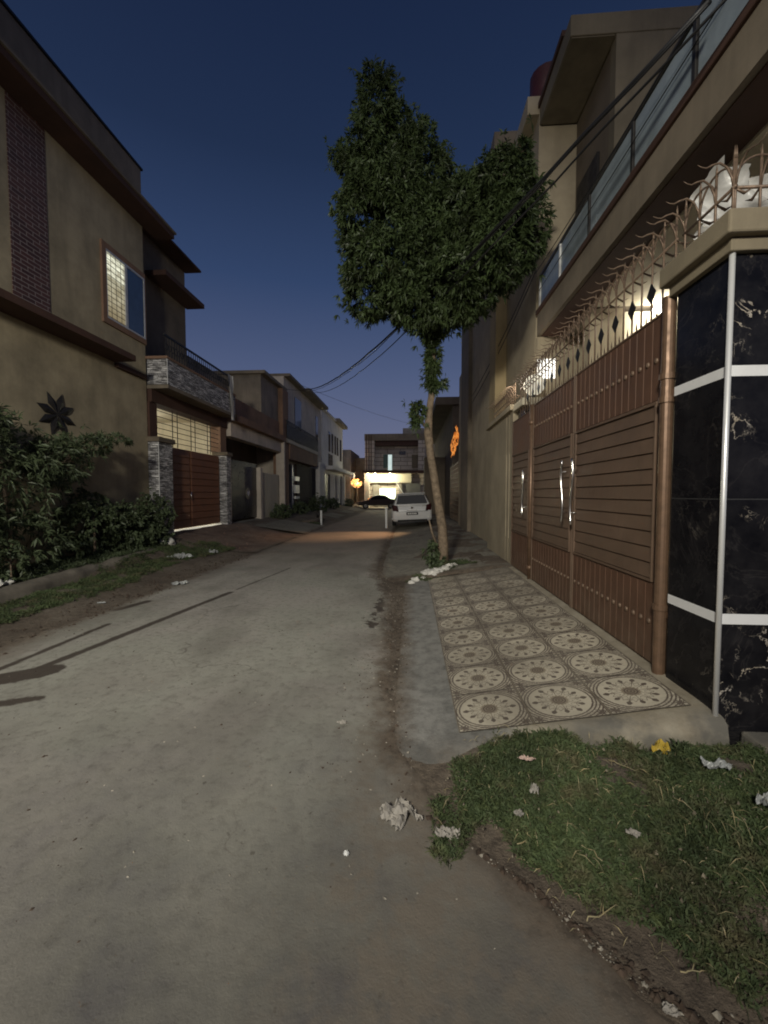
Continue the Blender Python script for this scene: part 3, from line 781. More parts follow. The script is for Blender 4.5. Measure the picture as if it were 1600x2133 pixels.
for j in range(nv_):
    for i in range(nu_):
        u=i/nu_; v=j/nv_
        h_=noise.noise(Vector((u*7-v*3,v*6,3)))+.5*noise.noise(Vector((u*19,v*13,8)))
        if h_ > .22 or min(v,1-v)*1.6+min(u,1-u)*2+h_*-.5 < .12: continue
        oc.f.append((j*(nu_+1)+i,j*(nu_+1)+i+1,(j+1)*(nu_+1)+i+1,(j+1)*(nu_+1)+i))
oc.build('lit_canopy', OR, None, fix=False)  # orange lamplight on the canopy put in as uneven emission
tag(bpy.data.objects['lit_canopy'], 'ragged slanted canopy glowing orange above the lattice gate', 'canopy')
MB().box(2.06,2.12,17.0,18.6,2.45,2.95).build('frosted_panel', emis('dim_panel',(.6,.55,.45),.12), rg)
dk = thing('dark_house', 'dark flat roofed house block behind the white car', 'house', (4,30,0))
MB().box(2.2,8,21.5,38,0,6.2).build('wall', M['darkpl'], dk)
MB().box(.9,2.19,26,27.5,0,3.9).build('grey_wall', M['darkpl'], dk)
MB().box(1.3,8.2,21.4,38.2,6.21,6.6).build('roof', M['darkpl'], dk)

# ------------------------------------------------------------------ tree
def foliage(name, blobs, m, parent, L=.10, W=.014, dens=1.0, droop=.5, seed=1, whorl=6):
    rnd = random.Random(seed); vs=[]; fs=[]
    o0 = ORG.get(parent.name, Vector()) if parent else Vector()
    for (c, r, cnt) in blobs:
        c = Vector(c)-o0; r = Vector(r)
        for _ in range(int(cnt*dens)):
            while True:
                d = Vector((rnd.uniform(-1,1),rnd.uniform(-1,1),rnd.uniform(-1,1)))
                if .05 < d.length <= 1: break
            d = d.normalized()*(d.length**.35)           # towards the skin of the lobe
            k = 1+.34*noise.noise(d*1.9+c)+.2*noise.noise(d*5+c)
            if noise.noise((c+d*.8)*2.6)+rnd.uniform(-.12,.12) < -.13: continue
            p = c+Vector((d.x*r.x,d.y*r.y,d.z*r.z))*k
            if rnd.random() < .06: p = p+d*rnd.uniform(.05,.22)
            ax = (d+Vector((rnd.gauss(0,.6),rnd.gauss(0,.6),rnd.gauss(0,.6)+.1))).normalized()
            for q in range(whorl):
                s = Vector((rnd.gauss(0,1),rnd.gauss(0,1),rnd.gauss(0,1)))
                dd = (ax*.7+s*.55+Vector((0,0,-droop*.5))).normalized()
                l = L*rnd.uniform(.6,1.25); w = W*rnd.uniform(.7,1.3)
                sd = dd.cross(Vector((rnd.gauss(0,1),rnd.gauss(0,1),rnd.gauss(0,1)))).normalized()
                tip = p+dd*l+Vector((0,0,-droop*l*.35)); mid = p+dd*l*.5
                n0=len(vs); vs += [tuple(p),tuple(mid+sd*w),tuple(tip),tuple(mid-sd*w)]; fs.append((n0,n0+1,n0+2,n0+3))
    me = bpy.data.meshes.new(name); me.from_pydata(vs,[],fs); me.materials.append(m)
    o = bpy.data.objects.new(name, me); col.objects.link(o); o.parent = parent; ORG[o.name] = o0
    return o

tree = thing('street_tree', 'tall leafy street tree with a thin bare trunk rising from the pavement', 'tree', (.62,7.95,.15))
TY = 7.95
tp = [(.63,TY,.1),(.63,TY,.5),(.62,TY,.9),(.55,TY,1.4),(.46,TY,1.9),(.38,TY,2.3),(.33,TY,2.75),(.36,TY,3.15),(.44,TY,3.7),(.42,TY,4.3),(.36,TY,5.0),(.1,TY-.1,6.2),(-.3,TY-.2,7.4),(-.5,TY-.2,8.6)]
rs = [.125,.10,.088,.082,.076,.074,.082,.066,.062,.06,.06,.05,.035,.02]
tb = MB(); tb.tube([(x+noise.noise(Vector((z,1,0)))*.03,y,z) for x,y,z in tp], rs, 12)
trunk = tb.build('trunk', M['bark'], tree, smooth=True)
for pts, r in (([(.37,TY,4.6),(.8,TY-.5,5.6),(1.2,TY-1.0,6.3),(1.3,TY-1.3,6.6)],[.05,.045,.03,.015]),
               ([(.33,TY,2.78),(.16,TY-.05,3.05),(.02,TY-.05,3.3)],[.03,.02,.01]),
               ([(.36,TY,4.9),(-.3,TY-.3,5.6),(-.9,TY-.4,6.3)],[.04,.03,.015]),
               ([(.55,TY-.05,.45),(.42,TY-.12,.8),(.36,TY-.14,1.05)],[.025,.02,.012]),
               ([(.1,TY-.1,6.2),(.2,TY-.4,6.8),(.2,TY-.4,7.2)],[.04,.03,.015])):
    MB().tube(pts,r,8).build('branch', M['bark'], trunk, smooth=True)
# lobes: (centre), (radii), leaves
B = [((-.60,7.5,8.20),(.36,.45,.85),700),((-.52,7.5,7.50),(.70,.7,.75),1600),((-.45,7.5,6.65),(.88,.85,.8),2100),
     ((-.2,7.5,5.70),(.95,.85,.72),2100),((.12,7.5,7.10),(.55,.7,.75),1100),((.6,7.4,6.10),(.75,.8,.75),1500),((.35,7.5,5.05),(.8,.75,.55),1500),
     ((-.75,7.5,5.15),(.42,.5,.40),420),((-1.2,7.5,7.65),(.25,.22,.16),80),
     ((1.36,6.6,6.10),(.48,.6,.62),1000),((1.42,6.6,5.55),(.55,.6,.75),1200),((.95,7.0,5.15),(.6,.6,.55),850),((1.0,6.8,6.05),(.45,.5,.6),500),((1.62,6.4,6.50),(.14,.3,.28),90),
     ((.36,7.85,4.75),(.18,.2,.38),260),((.42,7.9,4.10),(.12,.14,.45),220),((.47,7.9,3.65),(.17,.12,.10),60),
     ((.14,7.9,3.15),(.11,.12,.20),70),((.1,7.9,2.95),(.07,.08,.12),20)]
foliage('crown', B, M['leaf'], tree, L=.115, W=.0135, dens=1.95, droop=.6, seed=3, whorl=7)
sh = thing('sucker_shrub', 'small green shoots growing at the foot of the tree trunk', 'shrub', (.45,7.85,.18))
foliage('foliage', [((.44,7.85,.42),(.08,.10,.22),60),((.52,7.8,.28),(.12,.08,.06),20)], M['bush'], sh, L=.11, W=.025, seed=5)
# white stones round the trunk
stx = [(.10,7.05,.07),(.22,7.12,.05),(.30,7.3,.09),(.42,7.25,.1),(.52,7.35,.09),(.62,7.42,.08),(.72,7.55,.07),(.36,7.42,.07),(.80,7.62,.06),(.02,6.92,.05)]
desc = ['leftmost','second from the left','largest low','bulky middle','rounded middle','right of middle','small right hand','rear','rightmost','tiny detached nearest']
for (x,y,r),d in zip(stx,desc):
    zz = gh(x,y)
    o = MB().ball((x,y,zz+r*.4),(r*1.2,r,r*.75),12,8,jit=.7).build('white_stone', M['stonewhite'], smooth=True)
    tag(o, f'{d} white painted stone in the row around the tree foot', 'stone', 'white stones around the tree')

# ------------------------------------------------------------------ left house
lh = thing('corner_house', 'large beige two storey house on the left with overhanging eave', 'house', (-9,6,0))
lw = MB().box(-14,-7.0,-3,10.4,0,9.2).build('wall', M['beige'], lh)
MB().box(-13.8,-7.02,-3.1,10.42,9.201,9.95).build('parapet', M['fascia'], lh)
MB().box(-7.06,-6.98,-3.1,10.46,9.951,10.0).build('parapet_coping', M['black_iron'], lh)
MB().box(-7.0,-6.46,-3,10.95,8.50,8.64).build('eave', M['brownpl'], lh, bev=.01)
MB().box(-7.0,-6.42,-3,10.99,8.641,8.69).build('eave_trim', M['fascia'], lh)
MB().box(-6.999,-6.45,-3,9.24,4.66,4.80).build('sunshade', M['brownpl'], lh, bev=.01)
MB().box(-6.999,-6.9,9.25,10.3,4.55,4.66).build('sunshade_end', M['brownpl'], lh)
MB().box(-6.999,-6.985,6.82,7.56,4.80,8.49).build('brick_panel', M['brick'], lh)
# window
wf = thing('w','', '') ; bpy.data.objects.remove(wf)
WY0,WY1,WZ0,WZ1 = 9.02,10.36,5.60,7.16
fr_ = MB()
for a,b,c,d in ((WY0-.12,WY1+.03,WZ1,WZ1+.13),(WY0-.12,WY1+.03,WZ0-.13,WZ0),(WY0-.12,WY0,WZ0,WZ1),(WY1,WY1+.03,WZ0,WZ1)): fr_.box(-7.0,-6.95,a,b,c,d)
wframe = fr_.build('window_surround', M['brickbrown'], lh)
def curtain():
    n = NT('lit_curtain_room'); w = n.wpos(); x,y,z = n.xyz(w)
    v = n.noise(n.comb(n.math('MULTIPLY',y,3), n.math('MULTIPLY',z,5)), 1.5, 5, .7)
    k = n.ramp(n.math('DIVIDE', n.math('SUBTRACT', z, WZ0), WZ1-WZ0), [(0,(.20,.15,.08)),(.45,(.50,.46,.32)),(.62,(.42,.40,.28)),(.68,(1,1,.78)),(1,(.98,1,.78))])
    c = n.mix(n.ramp(v,[(.4,.0),(.62,.75)]), k, (.22,.18,.1))
    n.l(c, n.b.inputs['Emission Color']); n.b.inputs['Emission Strength'].default_value = .95
    return n.fin((.1,.09,.06), .8)
ym = 9.66
MB().box(-6.995,-6.985,WY0,ym,WZ0,WZ1).build('lit_pane', curtain(), wframe)
MB().box(-6.98,-6.965,ym+.05,WY1-.03,WZ0+.03,WZ1-.04).build('dark_pane', M['sky_glass'], wframe)
wf2 = MB()
for a,b,c,d in ((WY0,WY1,WZ1-.05,WZ1-.001),(WY0,WY1,WZ0+.001,WZ0+.04),(ym-.03,ym+.05,WZ0+.04,WZ1-.05),(WY1-.035,WY1-.001,WZ0+.04,WZ1-.05),(WY0,WY0+.02,WZ0+.04,WZ1-.05)): wf2.box(-6.984,-6.95,a,b,c,d)
wf2.build('window_frame', simple('aluminium',(.55,.55,.53),.4,.3), wframe)
gr = MB()
for i in range(13): gr.box(-6.974,-6.968,WY0+.02,ym-.03,WZ0+.06+i*.118,WZ0+.072+i*.118)
for i in range(1,4): gr.box(-6.967,-6.962,WY0+i*.16-.005,WY0+i*.16+.005,WZ0+.04,WZ1-.05)
gr.build('security_bars', M['black_iron'], wframe)
# star on the wall
st = MB(); cy,cz = 7.62,3.12
for k in range(8):
    a = math.pi/8+ k*math.pi/4+.08; r=.46
    def P(rr,ang,x=-6.985): return (x,cy+rr*math.cos(ang)*1.0,cz+rr*math.sin(ang))
    st.add([P(.0,a,-6.955),P(.27,a+math.pi/9.5),P(r,a),P(.27,a-math.pi/9.5),P(.27,a,-6.945)],[(0,1,4),(1,2,4),(2,3,4),(3,0,4)])
tag(st.build('wall_star', simple('dark_star_paint',(.022,.02,.02),.45,.2)), 'dark eight pointed star ornament fixed to the beige wall', 'ornament')

# ------------------------------------------------------------------ second left house
l2 = thing('stone_balcony_house', 'house with a stone clad balcony above a lit brown garage gate', 'house', (-9,12.5,0))
MB().box(-14,-7.5,10.45,13.25,4.6,8.9).build('upper_wall', M['darkpl'], l2)
MB().box(-13.9,-7.46,10.46,13.3,8.95,9.35).build('parapet', M['fascia'], l2)
MB().box(-7.5,-6.88,11.2,13.34,7.72,7.86).build('eave', M['brownpl'], l2, bev=.01)
MB().box(-7.5,-6.95,10.47,13.3,8.88,8.94).build('upper_eave', M['brownpl'], l2)
MB().box(-14,-7.9,13.26,15.0,4.6,6.0).build('rear_wall', M['greypl'], l2)
bal = MB(); bal.box(-6.98,-6.42,10.42,14.55,4.46,5.12); bo = bal.build('stone_balcony', M['ledger'], l2)
MB().box(-7.2,-6.40,10.38,14.6,5.121,5.19).build('balcony_ledge', M['brickbrown'], bo, bev=.008)
MB().box(-6.425,-6.414,10.41,10.425,4.46,5.12).build('corner_trim', M['white'], bo)
MB().box(-7.3,-6.42,10.44,14.6,4.36,4.455).build('balcony_soffit', M['fascia'], l2)
br = MB(); ysx = fr(10.5,14.5,.12)
br.box(-6.50,-6.46,10.4,14.55,5.72,5.77)
for y in ysx: br.box(-6.488,-6.472,y-.008,y+.008,5.2,5.72)
for i in range(28):
    y = 10.5+i*.145; br.tube([(-6.48,y+.06*math.cos(a),5.46+.09*math.sin(a)) for a in [k*math.pi/5 for k in range(11)]],.01,5)
br.build('balcony_railing', M['black_iron'], l2)
# stone pillars and gate opening
for nm,y0,y1 in (('stone_pillar',10.42,11.05),('stone_pillar',14.42,14.75)):
    p = MB().box(-7.2,-6.72,y0,y1,.2,2.95).build(nm, M['ledger'], l2)
    MB().box(-7.24,-6.66,y0-.06,y1+.06,2.951,3.08).build('pillar_cap', M['darkpl'], p, bev=.01)
MB().box(-6.724,-6.712,10.415,10.43,.4,2.95).build('pillar_trim', M['white'], l2)
MB().box(-7.3,-6.9,10.46,14.9,4.02,4.359).build('lintel', M['brownpl'], l2)
MB().box(-7.32,-6.95,10.43,10.75,3.09,4.01).build('upper_jamb', M['brownpl'], l2)
MB().box(-7.32,-6.95,14.45,14.9,3.09,4.01).build('upper_jamb', M['brickbrown'], l2)
# porch room behind
MB().box(-12,-11.8,10.5,14.8,.3,4.3).build('porch_back_wall', M['cream'], l2)
MB().box(-11.79,-7.33,14.7,14.85,.3,4.3).build('porch_side_wall', M['cream'], l2)
MB().box(-11.8,-7.31,10.5,14.69,4.22,4.35).build('porch_ceiling', M['cream'], l2)
g2 = thing('garage_gate', 'red brown panelled garage gate under the stone clad balcony', 'gate', (-7,12.7,.4))
for y0,y1 in ((11.06,12.42),(12.44,14.40)):
    lf = MB().box(-7.06,-7.0,y0,y1,.50,2.92).build('gate_leaf', M['gate2'], g2)
    sl = MB()
    for i in range(11): sl.prism([(-6.999,.54+i*.215),(-6.972,.545+i*.215),(-6.986,.725+i*.215),(-6.999,.73+i*.215)],'y',y0+.05,y1-.04)
    sl.build('gate_boards', M['gate2'], lf, bev=.003)
MB().tube([(-6.93,12.37,1.35),(-6.93,12.37,1.62)],.014,8).build('handle', M['steel'], g2, smooth=True)
gg = MB()
for i in range(6): gg.box(-7.03,-7.015,10.8,14.42,3.06+i*.16,3.075+i*.16)
for y in (11.55,11.8,12.55,12.8,13.6,13.8): gg.box(-7.012,-6.998,y-.012,y+.012,2.93,4.0)
gg.build('transom_bars', M['black_iron'], g2)
th = MB().box(-7.2,-6.95,11.06,14.42,.36,.455).build('threshold', emis('threshold_glow',(.95,.9,.72),.55), g2)  # porch light showing under the gate put in as an emissive sill
cl = MB(); nn=14
for j in range(nn+1):
    t=j/nn; w=.30*(1-.5*t)+.05*math.sin(t*9)
    for i in range(7):
        u=i/6; cl.v.append((-6.38+.04*math.sin(u*14+t*4), 14.0+ .25*t+ w*(u-.3), 5.75-1.55*t))
for j in range(nn):
    for i in range(6): cl.f.append((j*7+i,j*7+i+1,(j+1)*7+i+1,(j+1)*7+i))
tag(cl.build('hanging_cloth', simple('pale_cloth',(.55,.55,.52),.9), smooth=True, fix=False), 'long pale cloth hanging over the end of the stone balcony', 'cloth')

# ------------------------------------------------------------------ third left house
l3 = thing('unpainted_house', 'unpainted plaster house with a black emblem gate', 'house', (-9,17,0))
MB().box(-14,-7.0,18.7,21.9,4.57,7.15).build('upper_wall', M['rawpl'], l3)
MB().box(-7.2,-6.95,15.3,21.15,4.57,5.35).build('brick_parapet', M['brickbrown'], l3)
MB().box(-14,-8.6,15.3,18.69,4.56,6.9).build('rear_wall', M['rawpl'], l3)
MB().box(-14,-7.0,14.85,15.29,4.57,5.6).build('side_wall', M['rawpl'], l3)
MB().box(-13.5,-6.75,18.55,21.95,7.151,7.30).build('roof_edge', M['fascia'], l3, bev=.01)
MB().box(-7.1,-6.55,15.0,21.0,4.30,4.56).build('porch_beam', M['brickbrown'], l3)
MB().box(-7.2,-6.8,15.0,21.0,3.75,4.29).build('porch_lintel', M['pinkpl'], l3)
MB().box(-12,-8.5,15.0,21.9,.3,4.3).build('porch_depth', M['darkpl'], l3)
MB().box(-7.15,-6.85,14.76,15.1,.3,3.1).build('gate_post', M['pinkpl'], l3, bev=.02)
MB().box(-7.1,-6.9,18.25,20.8,.3,2.55).build('cream_wall', M['cream'], l3)
MB().box(-7.15,-6.8,18.0,18.24,.3,2.75).build('gate_post', M['pinkpl'], l3)
MB().box(-7.1,-6.65,21.0,21.15,.3,4.5).build('pale_pipe', M['pinkpl'], l3)
MB().box(-7.3,-6.75,21.16,22.1,.2,7.14).build('brown_pier', M['brickbrown'], l3)
bg = thing('black_gate', 'black sheet metal gate with a round silver emblem', 'gate', (-7,16.5,.5))
MB().box(-7.06,-7.0,15.11,17.99,.52,2.9).build('gate_panel', simple('black_gate_paint',(.012,.012,.016),.3), bg)
MB().box(-6.998,-6.985,15.12,17.98,1.45,1.72).build('middle_band', simple('dark_band',(.06,.045,.04),.4), bg)
em = MB(); em.tube([(-6.984,16.95,1.58),(-6.965,16.95,1.58)],.24,20); em.build('emblem', simple('dull_silver',(.3,.28,.22),.35,.7,.3,20), bg)
em = MB(); em.tube([(-6.9645,16.95,1.58),(-6.95,16.95,1.58)],.11,16); em.build('emblem_centre', M['steel'], bg)

# ------------------------------------------------------------------ fourth left house
l4 = thing('cream_house', 'cream two storey house with a black railed balcony', 'house', (-9,26,0))
MB().box(-14,-7.0,22.15,31.3,3.9,8.05).build('upper_wall', M['pinkpl'], l4)
MB().box(-14,-7.2,22.15,31.5,0,3.9).build('lower_wall', M['pinkpl'], l4)
MB().box(-14,-6.35,25.5,31.2,8.051,8.25).build('eave', M['fascia'], l4, bev=.02)
MB().box(-14,-6.65,22.16,25.49,8.051,8.2).build('eave', M['fascia'], l4)
MB().box(-6.999,-6.97,24.2,25.6,4.6,7.4).build('balcony_door', M['dark_glass'], l4)
MB().box(-7.0,-6.65,21.6,29.0,4.35,4.55).build('balcony_slab', M['cream'], l4)
MB().box(-7.0,-6.7,22.2,28.9,3.5,4.34).build('balcony_underside', M['brickbrown'], l4)
rb = MB(); rb.box(-6.72,-6.68,21.6,29.0,5.5,5.56); rb.box(-6.72,-6.68,21.6,29.0,4.6,4.64)
for y in fr(21.65,28.95,.14): rb.box(-6.71,-6.69,y-.012,y+.012,4.64,5.5)
rb.box(-6.705,-6.695,21.65,28.95,4.68,5.35)
rb.build('balcony_railing', M['black_iron'], l4)
MB().box(-7.15,-7.0,24.6,29.5,0,3.4).build('garage_door', simple('dark_brown_gate',(.03,.02,.016),.95), l4)
for y0,y1,z0,z1 in ((23.4,23.7,1.0,3.3),(24.0,24.2,.9,3.3)): MB().box(-7.19,-7.16,y0,y1,z0,z1).build('window', M['dark_glass'], l4)
MB().box(-7.1,-7.05,23.75,23.95,.6,3.3).build('white_post', M['white'], l4)
for z0,z1 in ((2.35,2.62),(1.6,2.1),(1.25,1.4)): MB().box(-7.12,-6.99,24.25,25.1,z0,z1).build('white_shelf', M['white'], l4)
w4 = MB().box(-6.999,-6.98,29.6,30.3,5.2,7.3).build('window', M['dark_glass'], l4)
MB().box(-7.2,-6.7,29.6,31.4,0,3.9).build('white_pier', M['whitepl'], l4)
# fifth
l5 = thing('white_house', 'white two storey house with narrow upper windows further along the left', 'house', (-9,37,0))
MB().box(-14,-7.0,31.6,41.5,0,8.2).build('wall', M['whitepl'], l5)
MB().box(-14,-6.5,37,41.7,8.201,8.5).build('eave', M['fascia'], l5, bev=.02)
MB().box(-14,-6.8,31.6,36.99,8.201,8.35).build('eave', M['whitepl'], l5)
for y0 in (34.3,35.6,37.0,38.2): MB().box(-6.998,-6.97,y0,y0+.7,5.2,6.9).build('window', M['dark_glass'], l5)
MB().box(-6.998,-6.97,39.8,40.7,4.8,6.9).build('window', M['dark_glass'], l5)
MB().box(-6.998,-6.97,34.2,36,4.0,5.0).build('window', M['dark_glass'], l5)
MB().box(-7,-6.2,32.6,43,3.55,3.85).build('balcony_slab', M['whitepl'], l5)
MB().box(-6.999,-6.95,32.3,34.6,0.2,3.2).build('gate', simple('dark_gate',(.05,.04,.035),.5), l5)
MB().box(-6.999,-6.95,37.4,40,0.2,3.0).build('gate', simple('dark_gate_b',(.05,.045,.04),.5), l5)
for y in (34.8,37.2,40.2): MB().box(-7,-6.6,y,y+.35,0,3.3).build('pier', M['whitepl'], l5)
l6 = thing('grey_house', 'low grey house at the far left corner of the cross street', 'house', (-10,50,0))
MB().box(-16,-7.1,47.8,56,0,6.8).build('wall', M['greypl'], l6)
MB().box(-7.09,-5.6,52,60,0,6.2).build('side_wing', M['rawpl'], l6)
ac = MB().box(-7.0,-6.55,46.4,47.2,3.4,4.0).build('air_conditioner', M['white'], l6)
ot = thing('glowing_bush', 'bush made to glow orange at the far street corner', 'bush', (-6.4,48,1))
foliage('foliage', [((-6.35,47.4,2.9),(.5,.4,.45),80)], emis('emissive_leaves',(1,.62,.25),.75), ot, L=.22, W=.06, seed=9)  # small far glow shaped as a bush whose leaves emit light
MB().tube([(-6.3,47.5,0),(-6.3,47.5,2.6)],.06,8).build('stem', M['bark'], ot)

# ------------------------------------------------------------------ end house
eh = thing('end_house', 'stone clad flat roofed house with lit garage closing the street', 'house', (-1,50,0))
MB().box(-5.45,1.7,49.2,56,0,8.6).build('wall', M['blocks'], eh)
MB().box(-5.5,1.9,48.2,49.19,7.9,8.7).build('parapet', M['fascia'], eh)
MB().box(-4.2,1.5,48.4,49.19,7.3,7.89).build('brown_beam', M['brownpl'], eh)
MB().box(-5.45,-4.3,48.2,49.19,3.9,7.89).build('left_pier', M['blocks'], eh)
for x in (-5.3,-5.0,-4.75): MB().box(x,x+.1,48.17,48.199,4.2,8.6).build('dark_groove', M['brownpl'], eh)
MB().box(.9,1.7,48.2,49.19,3.9,7.89).build('right_pier', M['blocks'], eh)
wi = MB().box(-3.3,-2.2,49.1,49.19,4.7,6.35).build('window', simple('green_curtain',(.10,.16,.13),.6), eh)
MB().box(-2.72,-2.25,49.07,49.099,4.4,6.3).build('lit_pane', emis('lit_pane',(.75,.9,.85),.75), wi)
MB().box(-1.4,-.6,49.1,49.19,6.3,6.7).build('vent_window', M['dark_glass'], eh)
MB().box(.15,.95,49.1,49.19,4.7,6.3).build('balcony_door', M['darkpl'], eh)
MB().box(-5.6,1.6,46.9,49.19,3.98,4.3).build('canopy', M['brownpl'], eh)
MB().box(-4.9,.1,48.6,49.0,2.9,3.97).build('porch_beam', M['cream'], eh)
MB().box(-5.45,-4.9,47.5,48.4,0,3.97).build('porch_pier', M['pinkpl'], eh)
MB().box(-1.35,-1.15,48.2,48.5,.1,3.0).build('porch_pier', M['greypl'], eh)
gd = MB().box(-3.75,-1.8,49.05,49.19,.3,2.2).build('garage_door', emis('lit_garage_door',(.88,1,.75),1.5), eh)  # door is no lamp; its lit look is put in as emission
gs = MB()
for i in range(9): gs.box(-3.75,-1.8,49.03,49.049,.42+i*.2,.44+i*.2)
gs.build('door_slats', M['greypl'], gd)
MB().box(-4.6,-3.76,49.0,49.19,.1,2.85).build('door_side', M['greypl'], eh)
MB().box(-1.1,1.2,48.7,49.0,.1,2.8).build('grey_shutter', simple('grey_shutter',(.13,.13,.12),.5), eh)
MB().tube([(-1.7,48.0,2.9),(-.4,47.6,.9)],.04,6).build('gate_bar', M['white'], eh)
for i,x in enumerate((-5.0,-4.15,-2.4)):
    o = thing('canopy_lamp', ['canopy lamp at the outer left corner of the far lit porch','middle canopy lamp over the far lit garage','rightmost canopy lamp over the far lit garage'][i], 'lamp', (x,47.2,3.9), 'lamps under the far canopy')
    MB().ball((x,47.2,3.88),.10,10,6).build('bulb', emis('canopy_bulb_%d'%i,(1,.95,.6),22), o, smooth=True)
    MB().tube([(x,47.2,3.9),(x,47.2,3.979)],.05,8).build('lamp_base', M['white'], o)
rb2 = thing('rooftop_room', 'brown rooftop room on the far roofline at the right', 'building', (3,54,8))
MB().box(1.75,5.6,52,58,0,9.9).build('wall', M['pinkpl'], rb2)
MB().box(4.2,5.2,51.97,51.999,8.3,9.2).build('window', M['dark_glass'], rb2)
rb3 = thing('grey_roof_block', 'low grey stair block on top of the end house roof', 'building', (0,54,8))
MB().box(-1.0,1.7,52,55,8.61,9.95).build('wall', M['greypl'], rb3)
tk = thing('water_tank', 'black round water tank on the brown rooftop room', 'tank', (3.3,54,9.9))
MB().tube([(3.2,53,9.9),(3.2,53,10.5),(3.2,53,10.65)],[.45,.45,.2],14).build('tank_body', M['black_iron'], tk, smooth=True)
tk = thing('water_tank', 'pale blue water tank standing on the grey roof block', 'tank', (.9,54,9.95))
MB().tube([(.75,53.5,9.95),(.75,53.5,11.1),(.75,53.5,11.3)],[.5,.5,.25],14).build('tank_body', simple('blue_plastic',(.2,.25,.3),.5), tk, smooth=True)

# ------------------------------------------------------------------ white hatchback
def section_loft(mb, secs):
    n = len(secs[0]); base = len(mb.v)
    for s in secs: mb.v += s
    for j in range(len(secs)-1):
        for i in range(n): 
            i2=(i+1)%n; mb.f.append((base+j*n+i,base+j*n+i2,base+(j+1)*n+i2,base+(j+1)*n+i))
    mb.f.append(tuple(base+i for i in range(n))[::-1]); mb.f.append(tuple(base+(len(secs)-1)*n+i for i in range(n)))
def rsec(y, w, z0, z1, tl=.06, n=5, tum=1.0):
    """rounded section at y; w half width bottom, tum = top width factor"""
    pts=[]; r=min(.14,(z1-z0)*.3,w*.4)
    cor = [(w-r,z0+r,-90,1),(w*tum-r,z1-r,0,1),(-(w*tum-r),z1-r,90,1),(-(w-r),z0+r,180,1)]
    for cx,cz,a0,_ in cor:
        for k in range(n): a=R(a0+90*k/(n-1)); pts.append((cx+r*math.cos(a),y,cz+r*math.sin(a)))
    return pts
carw = simple('white_car_paint',(.62,.63,.63),.28,0,.04,4,0); 
car = thing('white_hatchback', 'white hatchback car parked on the shoulder behind the tree', 'car', (0,0,0))
mb = MB()
section_loft(mb,[rsec(0,.72,.34,.70),rsec(.03,.80,.24,.86),rsec(.16,.835,.20,.95),rsec(.6,.845,.18,.97),rsec(1.8,.85,.18,.96),rsec(2.8,.845,.18,.93),rsec(3.4,.82,.2,.86),rsec(3.62,.76,.26,.72),rsec(3.68,.6,.34,.6)])
body = mb.build('body', carw, car, smooth=True)
mb = MB()
section_loft(mb,[rsec(.06,.75,.86,.99,tum=.97),rsec(.20,.765,.86,1.22,tum=.88),rsec(.34,.77,.86,1.40,tum=.80),rsec(.5,.77,.86,1.455,tum=.79),rsec(1.5,.77,.86,1.47,tum=.8),rsec(2.1,.77,.86,1.38,tum=.82),rsec(2.75,.76,.86,.97,tum=.95)])
mb.build('cabin', carw, car, smooth=True)
# rear window follows the hatch slope
mb = MB(); mb.hexa([(-.66,.075,.99),(.66,.075,.99),(.66,.12,.99),(-.66,.12,.99),(-.55,.30,1.37),(.55,.30,1.37),(.55,.34,1.37),(-.55,.34,1.37)])
mb.v = [(x,y-.035,z) for x,y,z in mb.v]; mb.build('rear_window', M['blackglass'], car, bev=.015)
for s in (-1,1):
    mb = MB(); mb.add([(s*.79,.0,.98),(s*.60,-.02,.92),(s*.56,-.015,.66),(s*.80,.02,.70),(s*.845,.22,.96),(s*.845,.22,.72),(s*.7,.15,.8)],[(0,1,2,3),(0,3,5,4)])
    n_=NT('tail_lamp'); mt=n_.fin((.035,.008,.010),.15)
    mb.build('tail_light', mt, car)
    mb = MB(); mb.box(s*.772-.005,s*.772+.005,.45,2.2,1.0,1.33); mb.v=[(x-s*(z-1.0)*.35,y,z) for x,y,z in mb.v]; mb.build('side_window', M['blackglass'], car)
    for y in (.62,3.02):
        w_ = MB(); w_.tube([(s*.68,y,.28),(s*.85,y,.28)],.28,20); wo=w_.build('wheel', M['rubber'], car)
        MB().tube([(s*.845,y,.28),(s*.857,y,.28)],.17,14).build('rim', M['steel'], wo)
MB().box(-.245,.245,-.022,-.002,.50,.625).build('number_plate', M['black_iron'], car, bev=.004)
pm = MB()
for x0,x1 in ((-.19,-.13),(-.11,-.06),(-.045,-.02),(.0,.05),(.07,.12),(.13,.18)): pm.box(x0,x1,-.026,-.023,.535,.59)
pm.build('plate_characters', M['white'], car)
MB().box(-.70,.70,-.012,.03,.645,.655).build('hatch_seam', M['black_iron'], car)
MB().box(-.22,.22,-.018,.01,.70,.725).build('hatch_handle', M['steel'], car, bev=.004)
MB().tube([(0,-.006,.83),(0,-.03,.82)],.05,14).build('badge', M['steel'], car)
MB().box(.42,.60,-.008,.0,.87,.90).build('model_lettering', M['steel'], car)
MB().box(-.6,.6,.26,.42,1.43,1.465).build('roof_spoiler', carw, car, bev=.015)
MB().box(-.62,.62,-.01,.05,.22,.30).build('bumper_lower', M['rubber'], car, bev=.01)
car.location = (.10,16.9,.20); car.rotation_euler = (0,R(-2.5),R(3)); car.scale=(1,1,.95)

